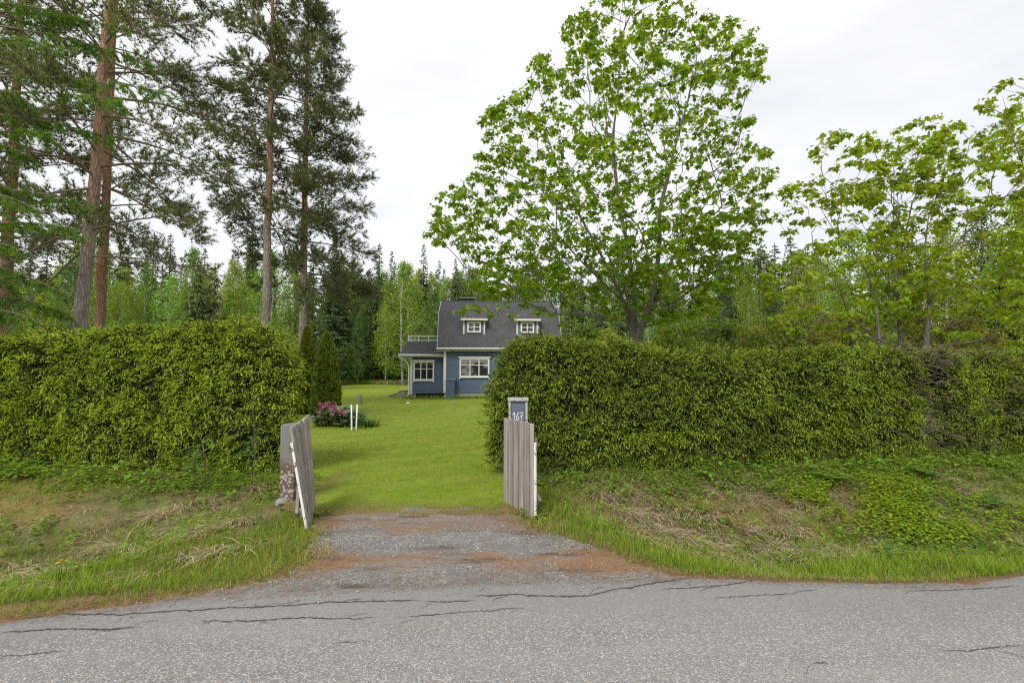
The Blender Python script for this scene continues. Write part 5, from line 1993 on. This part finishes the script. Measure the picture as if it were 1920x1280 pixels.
plant('bush', 648, 650, 55, 'low leafy bush at the lawn edge right of the thujas', None, 1.0, 0)
for px_, py_, Y_, wd_, lb_ in ((1385, 470, 42, 1.1, 'dark bushy spruce just left of the gap beside the big maple'), (1452, 455, 38, 1.15, 'dark bushy spruce filling the gap beside the big maple'), (1510, 462, 40, 1.1, 'dark bushy spruce left of the forked maple, near the white stemmed birch'),
                                (1300, 500, 44, 1.1, 'dark bushy spruce under the right boughs of the big maple'), (1090, 505, 42, 1.0, 'dark bushy spruce between the house gable and the big maple'), (1240, 520, 40, 1.0, 'dark bushy spruce right behind the stems of the big maple'), (1870, 480, 26, 1.2, 'dark bushy spruce low behind the long limb at the right edge')):
    plant('spruce', px_, py_, Y_, lb_, FE, wd_, 2)
for kd_, px_, py_, Y_, wd_, lb_ in (('birch', 1590, 430, 26, .9, 'tall light birch showing between the forked maple and the big maple'), ('aspen', 1668, 420, 28, 1.0, 'tall pale tree straight behind the forked maple'), ('birch', 1765, 410, 25, 1.0, 'tall light birch behind the leaning maple'),
                                     ('aspen', 1840, 390, 26, 1.0, 'tall pale tree behind the long side limbs of the leaning maple'), ('birch', 1915, 370, 23, 1.0, 'tall light birch cut by the right edge of the picture'), ('birch', 1500, 470, 30, .9, 'light birch left of the white stemmed birch, before the bushy spruces')):
    plant(kd_, px_, py_, Y_, lb_, None, wd_)
LAND = [(8, 'the red barked pine at the picture edge'), (150, 'the thick leaning pine'), (190, 'the slim reddish pine'), (385, 'the two small spruces'), (442, 'the light birch between the pines'), (502, 'the tall straight pine'), (570, 'the pine with the wide crown'), (612, 'the thujas'),
        (712, 'the tallest spruce'), (765, 'the bright birch'), (820, 'the porch wing'), (900, 'the house roof'), (1045, 'the right gable of the house'), (1190, 'the big maple'), (1345, 'the right boughs of the big maple'), (1425, 'the gap beside the big maple'),
        (1528, 'the white stemmed birch'), (1650, 'the forked maple'), (1692, 'the thin straight maple'), (1738, 'the leaning maple'), (1920, 'the right edge of the picture')]
forest = []


def where(px):
    d, nm = min(((px - q), n_) for q, n_ in LAND if abs(px - q) == min(abs(px - w) for w, _ in LAND))
    return ('straight behind ' if abs(d) < 14 else 'right of ' if d > 0 else 'left of ') + nm


# bands of forest trees
bands = [
    ('spruce', 17, 0, 640, (415, 500), (46, 58), 'dark spruce in the forest behind the pines', 'forest spruces behind the pines'),
    ('birch', 14, 0, 585, (450, 550), (34, 46), 'light birch in the forest behind the pines', 'forest birches behind the pines'),
    ('aspen', 8, 20, 585, (480, 570), (34, 48), 'grey green tree in the forest behind the pines', 'forest saplings behind the pines'),
    ('bush', 14, -20, 560, (585, 640), (26, 40), 'green bush along the wood behind the left hedge', 'bushes behind the left hedge'),
    ('spruce', 18, 640, 900, (468, 515), (62, 78), 'dark spruce in the forest behind the house', 'forest spruces behind the house'),
    ('birch', 12, 640, 900, (485, 550), (60, 68), 'light birch in the forest behind the house', 'forest birches behind the house'),
    ('aspen', 6, 640, 860, (560, 630), (57, 62), 'grey green sapling along the lawn edge left of the house', 'saplings along the lawn edge'),
    ('bush', 8, 630, 770, (640, 680), (57, 62), 'low green bush at the far lawn edge', 'bushes at the far lawn edge'),
    ('spruce', 20, 900, 1400, (455, 535), (46, 66), 'dark spruce in the forest behind the big maple', 'forest spruces behind the big maple'),
    ('aspen', 12, 900, 1420, (480, 560), (40, 52), 'grey green tree in the forest behind the big maple', 'forest trees behind the big maple'),
    ('aspen', 14, 0, 640, (500, 580), (50, 62), 'pale tree in the forest', 'forest trees behind the pines'),
    ('spruce', 12, 0, 700, (470, 540), (60, 76), 'distant spruce in the forest', 'distant forest spruces'),
    ('aspen', 8, 640, 1000, (495, 570), (60, 70), 'pale green tree in the forest', 'forest trees behind the house'),
    ('birch', 10, 1000, 1450, (490, 580), (36, 46), 'light birch in the forest', 'forest birches behind the big maple'),
    ('aspen', 12, 1380, 2050, (450, 560), (24, 44), 'pale tree in the forest', 'forest trees behind the young maples'),
    ('small_spruce', 8, 1000, 2050, (540, 600), (24, 36), 'small dark spruce', 'small spruces behind the right hedge'),
    ('spruce', 16, 600, 1000, (480, 560), (62, 70), 'crowded spruce in the forest', 'crowded forest spruces behind the house'),
    ('spruce', 16, 980, 1500, (470, 560), (50, 66), 'crowded spruce in the forest', 'crowded forest spruces behind the big maple'),
    ('spruce', 14, 0, 640, (420, 520), (48, 60), 'crowded spruce in the forest', 'crowded forest spruces behind the pines'),
    ('spruce', 12, 1380, 2050, (430, 530), (32, 52), 'dark spruce in the forest behind the young maples', 'forest spruces behind the young maples'),
    ('birch', 11, 1380, 2050, (450, 555), (22, 40), 'light birch in the forest behind the young maples', 'forest birches behind the young maples'),
    ('bush', 14, 1060, 2050, (590, 650), (18, 32), 'green bush behind the right hedge', 'bushes behind the right hedge'),
    ('yellow_bush', 9, 1400, 2050, (570, 640), (17, 28), 'yellow green bush behind the right hedge', 'yellow bushes behind the right hedge'),
]
for kind, n, pa, pb, (ta, tb), (ya, yb), label, group in bands:
    for q in range(n):
        px = pa + (pb - pa) * (q + random.uniform(.05, .95)) / n
        tp_ = random.uniform(ta, tb)
        o = plant(kind, px, tp_, random.uniform(ya, yb), label, group, random.uniform(.75, 1.05) * (1.0 if kind != 'spruce' else .9))
        forest.append((label.split(' in the ')[0].split(' along ')[0].split(' behind ')[0].split(' at ')[0] + ' in the wood ' + where(px), tp_, o))
by = {}
for lb, tp_, o in forest:
    by.setdefault(lb, []).append((tp_, o))
for lb, lst in by.items():
    lst.sort(key=lambda q: q[0])
    words_ = {1: [''], 2: ['higher ', 'lower '], 3: ['highest ', 'middle sized ', 'lowest ']}.get(len(lst)) or ['highest '] + ['second highest ', 'third highest ', 'fourth highest ', 'fifth highest ', 'sixth highest '][:len(lst) - 2] + ['lowest ']
    for (tp_, o), w_ in zip(lst, words_):
        o['label'] = w_ + lb

# ------------------------------------------------------------------ grass and ground plants
def on_ground(x, y, dz=0.0):
    return np.stack([x, y, height(x, y) + dz], 1)


def verge_mask(x, y):
    jx, jy = rng.normal(0, .13, np.shape(x)), rng.normal(0, .07, np.shape(x))
    return (y > edge_y(x) + np.abs(jy) * .9) & (y < hedge_y(x) + .35) & ~in_drive(x + jx, y + jy, .0) & ~((x > -2.7) & (x < .3) & (y > 5.5))


def blades(g, x, y, ln, wd, lean=.45, tmpl=BLADE, rnd=None, dz=-.01, comb=None):
    n = len(x)
    az = rng.random(n) * 2 * np.pi
    d = np.stack([np.cos(az) * lean * rng.random(n), np.sin(az) * lean * rng.random(n), np.ones(n)], 1)
    if comb is not None:
        d = d + comb
    up = np.stack([np.cos(az), np.sin(az), np.full(n, .2)], 1)
    F = frames(d, up)
    g.scatter(tmpl, on_ground(x, y, dz), F, np.stack([wd, ln, ln], 1), rnd)


def scatter_xy(n, x0, x1, y0, y1, mask, dens=None):
    x = rng.uniform(x0, x1, n)
    y = rng.uniform(y0, y1, n)
    m = mask(x, y)
    if dens is not None:
        m &= rng.random(n) < dens(x, y)
    return x[m], y[m]


g = Geo()


def near_edge(x, y):
    """long green grass beside the road and the drive, thin on the mossy banks."""
    d = y - edge_y(x)
    a = np.exp(-((d - .65) / .55) ** 2)
    a = np.where(d < .12, a * .25, a)
    l, r = np.interp(y, DY, DL), np.interp(y, DY, DR)
    b = np.maximum(np.exp(-((x - l) / .45) ** 2), np.exp(-((x - r) / .95) ** 2) * .85) * (y < 6.6)
    n_ = vnoise(np.stack([x, y], 1), 1.6, 3, 21)
    lft = sstep(-2.6, -3.2, x) * sstep(-5.0, -3.8, x) * .28
    return np.clip(np.maximum(np.maximum(a, b), lft) * (.4 + 1.1 * n_) + np.clip(n_ - .5, 0, 1) * 1.5 + .06, 0, 1)


x, y = scatter_xy(460000, -9, 10.5, 2.0, 9.0, verge_mask, near_edge)
ln = .045 + .10 * rng.random(len(x)) ** 1.5 * (.5 + vnoise(np.stack([x, y], 1), 1.1, 2, 5))
d_ = y - edge_y(x)
ln *= np.where(d_ < .2, .55, 1.0)
blades(g, x, y, ln, .0032 + .003 * rng.random(len(x)), .75, BLADE1)
# longer tufts
for q in range(330):
    cx, cy = rng.uniform(-8, 9), rng.uniform(2.5, 8.2)
    if not verge_mask(np.array([cx]), np.array([cy]))[0] or rng.random() > near_edge(np.array([cx]), np.array([cy]))[0] + .15:
        continue
    n = rng.integers(12, 30)
    xx, yy = rng.normal(cx, .05, n), rng.normal(cy, .05, n)
    blades(g, xx, yy, .09 + .15 * rng.random(n), .004 + .003 * rng.random(n), .85)
tag(g.build('verge_grass', M['grass'], None, False, 'stuff'), 'long green grass along the road edge and the banks', 'grass')

g = Geo()
x, y = scatter_xy(190000, -3.6, .7, 5.3, 13, lambda x, y: in_lawn(x + rng.normal(0, .1, x.shape), y + rng.normal(0, .09, y.shape)), lambda x, y: np.clip(7.5 / y, .2, 1) ** 2 * np.clip(.25 + 2.2 * vnoise(np.stack([x, y], 1), 1.8, 3, 31) - .35 + sstep(5.9, 6.6, y) * .5, 0, 1))
blades(g, x, y, .025 + .03 * rng.random(len(x)), .006 + .004 * rng.random(len(x)), .9, BLADE1)
x, y = scatter_xy(60000, -9, 5, 9, 30, in_lawn, lambda x, y: np.clip(11 / y, 0, 1) ** 1.6 * ((x > -.36 * y - .3) & (x < .02 * y + .4)))
blades(g, x, y, .03 + .035 * rng.random(len(x)), .016 + .008 * rng.random(len(x)), .9, BLADE1)
tag(g.build('lawn_grass', M['lawn_grass'], None, False, 'stuff'), 'short bright mown grass of the lawn', 'grass')

# dry straw lying in tussocks on the banks
g = Geo()
cnt = 0
tus = [(230, 1010), (330, 985), (390, 1000), (440, 985), (300, 960), (350, 950), (480, 930), (200, 1000), (120, 1045), (60, 1060), (430, 1040), (380, 1050), (290, 1020), (1180, 960), (1240, 975), (1300, 985), (1330, 950), (1380, 1000), (1420, 1020), (1450, 985), (1500, 1000), (1280, 940), (1350, 1010), (1480, 960), (1160, 930), (1400, 960), (1220, 950), (1130, 935)]
spots = [atg(px, py, -.06)[:2] for px, py in tus]
spots += [(rng.uniform(-8, -3), rng.uniform(3.6, 6.2)) for _ in range(60)] + [(rng.uniform(1.1, 6.5), rng.uniform(4.8, 7.3)) for _ in range(200)] + [(rng.uniform(6, 9.5), rng.uniform(5, 7.8)) for _ in range(25)]
for k_, (cx, cy) in enumerate(spots):
    if not verge_mask(np.array([cx]), np.array([cy]))[0]:
        continue
    n = int(rng.integers(70, 120)) if k_ < len(tus) else int(rng.integers(14, 40))
    az = rng.normal(-1.57 + rng.normal(0, .6), .8, n)
    xx, yy = rng.normal(cx, .10, n), rng.normal(cy, .07, n)
    d = np.stack([np.cos(az), np.sin(az), .25 + .7 * rng.random(n)], 1)
    up = np.stack([-np.cos(az), -np.sin(az), np.full(n, 1.0)], 1)
    ln = (.13 if k_ < len(tus) else .07) + .16 * rng.random(n)
    F = frames(d, up)
    V, T, ti = BLADE
    V2 = V * (1, 1, -1.5)
    g.scatter((V2, T, ti), on_ground(xx, yy, .01), F, np.stack([(.0075 if k_ < len(tus) else .005) + .005 * rng.random(n), ln, ln], 1))
tag(g.build('dry_grass', M['straw'], None, False, 'stuff'), 'straw coloured dead grass lying in tussocks on the banks', 'dry grass')

# leafy weeds
g = Geo()


def weed_dens(x, y):
    hy = hedge_y(x)
    n_ = vnoise(np.stack([x, y], 1), 1.3, 3, 41)
    foot = np.exp(-((y - hy + .35) / .5) ** 2)
    rt = sstep(1.2, 2.2, x) * .30 + sstep(3.5, 6, x) * .40
    return np.clip(foot * .8 + rt + (n_ - .5) * 1.9, 0.05, 1)


x, y = scatter_xy(15500, -9, 10.5, 3.3, 8.8, lambda x, y: verge_mask(x, y) & (y > edge_y(x) + .75), weed_dens)
hgt = .04 + .14 * rng.random(len(x)) * (.4 + vnoise(np.stack([x, y], 1), 1.2, 2, 44))
for k in range(7):
    n = len(x)
    az = rng.random(n) * 6.283
    hf = .35 + .65 * rng.random(n)
    P = on_ground(x + np.cos(az) * .03, y + np.sin(az) * .03, hgt * hf)
    d = np.stack([np.cos(az), np.sin(az), rng.normal(.05, .3, n)], 1)
    sc = (.035 + .035 * rng.random(n))
    g.scatter(OVATE, P, frames(d), sc * np.where(k > 4, .8, 1.0))
x, y = scatter_xy(2600, -9, 10.5, 6.0, 9, lambda x, y: verge_mask(x, y), lambda x, y: np.exp(-((y - hedge_y(x) + .25) / .30) ** 2) * np.where(x < -3.0, sstep(-3.2, -4.6, x) * .9, sstep(2.2, 3.5, x) * .7))
hgt = .08 + .26 * rng.random(len(x))
for k in range(8):
    n = len(x)
    az = rng.random(n) * 6.283
    P = on_ground(x + np.cos(az) * .08, y + np.sin(az) * .08 - .05, hgt * (.4 + .6 * rng.random(n)))
    g.scatter(OVATE, P, frames(np.stack([np.cos(az), np.sin(az), rng.normal(-.05, .25, n)], 1)), .06 + .05 * rng.random(n), .5 + .5 * rng.random(n))
tag(g.build('weeds', M['weed'], None, False, 'stuff'), 'leafy green weeds on the banks and along the hedge feet', 'weeds')

# bright cover on the right bank
g = Geo()
poly = [(1500, 902), (1580, 885), (1700, 890), (1760, 905), (1830, 935), (1830, 965), (1740, 965), (1680, 955), (1600, 940), (1540, 935), (1490, 920)]
pp2, dd2 = poly_sample([(1440, 905), (1560, 880), (1720, 882), (1800, 900), (1960, 915), (1960, 975), (1830, 985), (1700, 972), (1560, 950), (1460, 925)], 4200)
_fade = np.clip(dd2 / 26, 0.05, 1) * np.clip(vnoise(pp2 / 60.0, 1.0, 3, 5) * 2.6 - .75, 0, 1) * np.interp(pp2[:, 0], [1780, 1900], [1, .35])
_k = rng.random(len(pp2)) < _fade
pp2, dd2 = pp2[_k], dd2[_k]
C = np.array([atg(px, py, -.02) for px, py in pp2])
mk = verge_mask(C[:, 0], C[:, 1])
C = C[mk]
for k in range(8):
    n = len(C)
    az = rng.random(n) * 6.283
    P = on_ground(C[:, 0] + rng.normal(0, .03, n), C[:, 1] + rng.normal(0, .03, n), .05 + .09 * rng.random(n))
    d = np.stack([np.cos(az), np.sin(az), rng.normal(.0, .18, n)], 1)
    g.scatter(DIAMOND, P, frames(d), .035 + .035 * rng.random(n))
tag(g.build('ground_cover', M['bright_weed'], None, False, 'stuff'), 'bright yellow green low cover on the bank under the right hedge', 'ground cover')

# fallen leaves, needles and pebbles
g = Geo()
x, y = scatter_xy(9000, -8.5, 10, 4.6, 8.2, lambda x, y: verge_mask(x, y), lambda x, y: np.clip(np.exp(-((y - hedge_y(x) + .25) / .45) ** 2) * .6 + sstep(.8, 1.3, x) * sstep(6, 3, x) * .8 + .12, 0, 1))
az = rng.random(len(x)) * 6.283
g.scatter(OVATE, on_ground(x, y, .012 + .02 * rng.random(len(x))), frames(np.stack([np.cos(az), np.sin(az), rng.normal(.1, .35, len(x))], 1), roll=rng.normal(0, .5, len(x))), .022 + .03 * rng.random(len(x)))
tag(g.build('fallen_leaves', M['dead_leaf'], None, False, 'stuff'), 'brown fallen leaves on the banks', 'leaves')

g = Geo()
x, y = scatter_xy(42000, -4.5, 3.6, 2.9, 6.2, lambda x, y: (y > edge_y(x) - .12), lambda x, y: np.clip(needle_strip(x, y) * .9 * np.where(in_drive(x, y, .25) | (y < edge_y(x) + .3), 1, 0) + np.where(in_drive(x, y), np.clip(vnoise(np.stack([x * .55, y * 1.5], 1), 1.5, 3, 51) * 1.8 - .75, 0, .6), 0), 0, 1))
az = rng.random(len(x)) * 6.283
g.scatter(BLADE1, on_ground(x, y, .013), frames(np.stack([np.cos(az), np.sin(az), rng.normal(.05, .15, len(x))], 1)), np.stack([.004 + 0 * x, .035 + .025 * rng.random(len(x)), .02 + 0 * x], 1))
tag(g.build('fallen_needles', M['needle_litter'], None, False, 'stuff'), 'rusty fallen needles on the drive and along the road edge', 'needles')

g = Geo()
PEB = tpl([(1, 0, 0), (-.9, .2, 0), (.1, .9, 0), (-.1, -.8, 0), (.1, .1, .65), (0, 0, -.4)], [(0, 2, 4), (2, 1, 4), (1, 3, 4), (3, 0, 4), (2, 0, 5), (1, 2, 5), (3, 1, 5), (0, 3, 5)], [.3, .6, .2, .7, .9, .1])
x, y = scatter_xy(16000, -3.6, 2.2, 3.1, 6.1, lambda x, y: in_drive(x, y), lambda x, y: np.clip(.15 + np.exp(-((y - 4.62) / .3) ** 2), 0, 1))
az = rng.random(len(x)) * 6.283
g.scatter(PEB, on_ground(x, y, .012), frames(np.stack([np.cos(az), np.sin(az), 0 * az], 1)), .004 + .007 * rng.random(len(x)) ** 2)
tag(g.build('gravel', M['pebble'], None, False, 'stuff'), 'loose grey grit on the drive', 'gravel')


# ferns and rowan shoots: each a plant
def fern(label, px, py, z, nfr, size, seed):
    r = np.random.default_rng(seed)
    p = atg(px, py, z)
    p[2] = float(height(p[0], p[1]))
    root = thing('fern', label, 'fern', tuple(p), 'ferns on the right bank')
    for q in range(nfr):
        az = r.random() * 6.283
        t = np.linspace(0, 1, 11)
        h = np.array((math.cos(az), math.sin(az), 0))
        L = size * (.75 + .5 * r.random())
        pts = h * (L * .75 * t ** 1.2)[:, None] + np.array((0, 0, 1.0)) * (L * (.85 * t - .45 * t * t))[:, None]
        g = Geo()
        g.tube(pts, np.linspace(.004, .0015, 11), 4)
        for x in range(2, 11):
            w = L * .30 * math.sin(math.pi * (x / 11) ** .8) + .02
            tang = unit(pts[min(x + 1, 10)] - pts[x - 1])
            for s in (-1, 1):
                sd = np.cross(tang, (0, 0, 1.0)) * s
                g.scatter(DIAMOND, pts[x:x + 1], frames(unit(sd + tang * .45)[None]), np.array([[w * .6, w, w]]))
        g.build('frond', M['fern'], root)
    return root


fern('pale green fern under the right hedge, left of the brown gap', 1560, 900, 0, 6, .34, 1)
fern('spreading fern at the hedge foot below the brown gap', 1750, 898, 0, 7, .40, 2)
fern('arching fern near the right edge of the picture', 1850, 925, 0, 5, .42, 3)
fern('small fern on the lower right bank above the roadside grass', 1650, 1018, -.2, 5, .26, 4)
fern('fern sprouting at the foot of the left hedge near the picture edge', 70, 885, 0, 6, .30, 5)
fern('fern in the weeds under the middle of the left hedge', 255, 905, 0, 6, .28, 6)


def rowan(label, px, py, Y, h, seed):
    r = np.random.default_rng(seed)
    p = at(px, py, Y)
    root = thing('rowan_sapling', label, 'sapling', (p[0], p[1], float(height(p[0], p[1]))), 'rowan saplings in the left hedge')
    g = Geo()
    g.tube([(0, 0, 0), (.02, -.03, h * .5), (0.0, -.08, h)], [.009, .007, .003], 5)
    g.build('stem', M['twig'], root)
    for q in range(11):
        z = h * (.35 + .65 * q / 10)
        az = -1.57 + r.normal(0, 1.1)
        d = unit(np.array((math.cos(az), math.sin(az), r.normal(.1, .25))))
        L = .20 + .08 * r.random()
        g = Geo()
        o = np.array((0, -.05, z))
        pts = np.array([o + d * L * t + np.array((0, 0, -.10 * t * t)) for t in np.linspace(0, 1, 7)])
        g.tube(pts, .002, 3)
        sd = unit(np.cross(d, (0, 0, 1.0)))
        for x in range(1, 7):
            for s in (-1, 1):
                g.scatter(OVATE, pts[x:x + 1], frames(unit(sd * s + d * .5 + np.array((0, 0, -.15)))[None]), np.array([[.055, .075, .075]]))
        g.build('leaf', M['fern'], root)


rowan('rowan sapling with feathery leaves growing out of the left hedge near its end', 478, 830, 6.50, 1.0, 1)
rowan('low rowan sapling at the left hedge, left of the taller one', 385, 870, 6.52, .66, 2)

# dandelions
for k_, (px, py, z) in enumerate([(103, 1092, -.02), (112, 1080, -.02), (121, 1083, -.02), (108, 1087, -.02), (480, 983, -.05), (487, 984, -.05), (552, 970, 0), (140, 1096, 0), (1632, 1040, -.1), (1640, 1041, -.1), (1649, 1042, -.1), (1018, 922, 0)]):
    p = atg(px, py, z)
    p[2] = float(height(p[0], p[1]))
    root = thing('yellow_flower', 'small yellow flower in the roadside grass', 'flower', tuple(p), 'yellow flowers in the verge')
    g = Geo()
    g.tube([(0, 0, 0), (.01, 0, .09), (.012, -.01, .17)], [.003, .003, .002], 4)
    g.build('stem', M['grass'], root)
    g = Geo()
    a2 = np.arange(10) / 10 * 6.283
    g.scatter(DIAMOND, np.tile((.012, -.01, .17), (10, 1)), frames(np.stack([np.cos(a2), np.sin(a2), np.full(10, .35)], 1)), np.full(10, .013))
    g.build('petals', M['yellow_petal'], root)

# ------------------------------------------------------------------ garden things beyond the gate
# bergenia clump with pink flowers
bg = thing('bergenia_clump', 'clump of broad leathery leaves with pink flowers before the thujas', 'plant', tuple(atg(620, 800)))
c0 = np.array(bg.location)
r = np.random.default_rng(9)
g = Geo()
n = 620
px_ = r.uniform(582, 662, n)
P = np.array([atg(q, 803) for q in px_])
prof = np.sin(np.clip((px_ - 576) / 92, 0, 1) * np.pi) ** .5
P[:, 1] += r.uniform(0, 1.1, n)
P[:, 2] = (.05 + .42 * r.random(n) ** .7) * prof
az = r.random(n) * 6.283
d = np.stack([np.cos(az), np.sin(az) - .3, r.normal(.15, .4, n)], 1)
g.scatter(ROUND, P - c0, frames(d, roll=r.normal(0, .4, n)), np.stack([.13 + .06 * r.random(n)] * 3, 1) * (.8, 1, 1), r.random(n))
g.build('leaves', M['bergenia'], bg, False, 'stuff')
for fx, fy in ((600, 757), (606, 761), (612, 759), (618, 756), (622, 763), (626, 765), (628, 760), (603, 766), (638, 772), (645, 773), (598, 772), (624, 775)):
    e = at(fx, fy, 13.2) - c0
    g = Geo()
    g.tube([(e[0] + .03, e[1] + .05, .1), tuple(e * (1, 1, .6)), tuple(e)], [.006, .005, .004], 4)
    s_ = g.build('flower_stem', M['bergenia'], bg)
    g = Geo()
    a2 = r.random(22) * 6.283
    pos = e + r.normal(0, .032, (22, 3))
    g.scatter(ROUND, pos, frames(r.normal(0, 1, (22, 3))), .035 + .015 * r.random(22))
    g.build('flower', M['petal'], s_)

ir = thing('iris_clump', 'tuft of dark green sword leaves right of the white poles', 'plant', tuple(atg(687, 803)))
g = Geo()
n = 130
x, y = r.normal(0, .13, n), r.normal(.15, .12, n)
az = np.arctan2(y - .15, x)
d = np.stack([np.cos(az) * .45, np.sin(az) * .45, np.ones(n)], 1)
ln = .26 + .14 * r.random(n)
g.scatter(BLADE, np.stack([x, y, 0 * x - .01], 1), frames(d, np.stack([np.cos(az), np.sin(az), 0 * az], 1)), np.stack([.022 + .01 * r.random(n), ln, ln * .7], 1), r.random(n))
g.build('blades', M['iris'], ir, False, 'stuff')

for px, py, label, tilt in ((659.5, 808, 'left one of the pair of short white poles on the lawn', -.012), (667.5, 807, 'right one of the pair of short white poles on the lawn', .01)):
    p = atg(px, py)
    po = thing('white_pole', label, 'pole', tuple(p), 'white poles on the lawn')
    g = Geo()
    g.tube([(0, 0, -.05), (tilt, 0, .35), (tilt * 2, 0, .70)], [.022, .022, .021], 10)
    g.build('shaft', M['pole_white'], po, True)
    g = Geo()
    g.tube([(tilt * 2, 0, .70), (tilt * 2, 0, .712)], [.024, .018], 10)
    g.build('cap', M['chimney'], po)

sp_ = thing('wooden_stump', 'short grey wooden post standing in the lawn', 'post', tuple(atg(674, 758)))
g = Geo()
aa = np.linspace(0, 6.283, 13)[:-1]
g.tube([(0, 0, -.05), (.005, 0, .2), (0, 0, .42), (.0, 0, .46)], [.125, .118, .115, .10], 12)
g.build('shaft', M['stump'], sp_)
for px, py, label, mt, w in ((765, 757, 'small white round cover lying on the lawn before the house', 'trim', .10), (851, 756, 'small green dish on the lawn before the house wall', 'tin', .12)):
    c = thing('round_cover', label, 'cover', tuple(atg(px, py)))
    g = Geo()
    g.tube([(0, 0, -.02), (0, 0, .05), (0, 0, .07)], [w, w, w * .8], 14)
    g.build('disc', M[mt], c)
    g = Geo()
    g.tube([(0, 0, .07), (0, 0, .085)], [.03, .025], 8)
    g.build('knob', M[mt], c)

# rough grass and flowers along the house foot and the far lawn edge
g = Geo()
x = rng.uniform(-6.2, 2.4, 5200)
y = rng.uniform(27.0, 27.9, 5200)
k_ = rng.random(5200) < np.where(x > -3.4, .6, .25) * (.4 + vnoise(np.stack([x, y], 1), 1.4, 2, 61))
x, y = x[k_], y[k_]
blades(g, x, y, .12 + .22 * rng.random(len(x)), .02 + .01 * rng.random(len(x)), .6, BLADE1)
x = rng.uniform(-20, -3, 9000)
y = rng.uniform(53, 60, 9000)
blades(g, x, y, .25 + .4 * rng.random(9000), .04 + .02 * rng.random(9000), .6, BLADE1)
for px, py, n in ((763, 756, 110), (675, 760, 60), (662, 806, 90)):
    c = atg(px, py)
    blades(g, rng.normal(c[0], .22, n), rng.normal(c[1], .15, n), .06 + .1 * rng.random(n), .014 + .006 * rng.random(n), .8, BLADE1)
tag(g.build('rough_grass', M['grass'], None, False, 'stuff'), 'unmown grass along the foot of the house and the far lawn edge', 'grass')
g = Geo()
x = rng.uniform(-20, -3, 5000)
y = rng.uniform(52, 58, 5000)
k_ = vnoise(np.stack([x, y], 1), .5, 2, 71) > .5
x, y = x[k_], y[k_]
blades(g, x, y, .3 + .4 * rng.random(len(x)), .04 + .02 * rng.random(len(x)), .9, BLADE1)
tag(g.build('tall_dry_grass', M['straw'], None, False, 'stuff'), 'pale dry grass at the far edge of the lawn', 'dry grass')
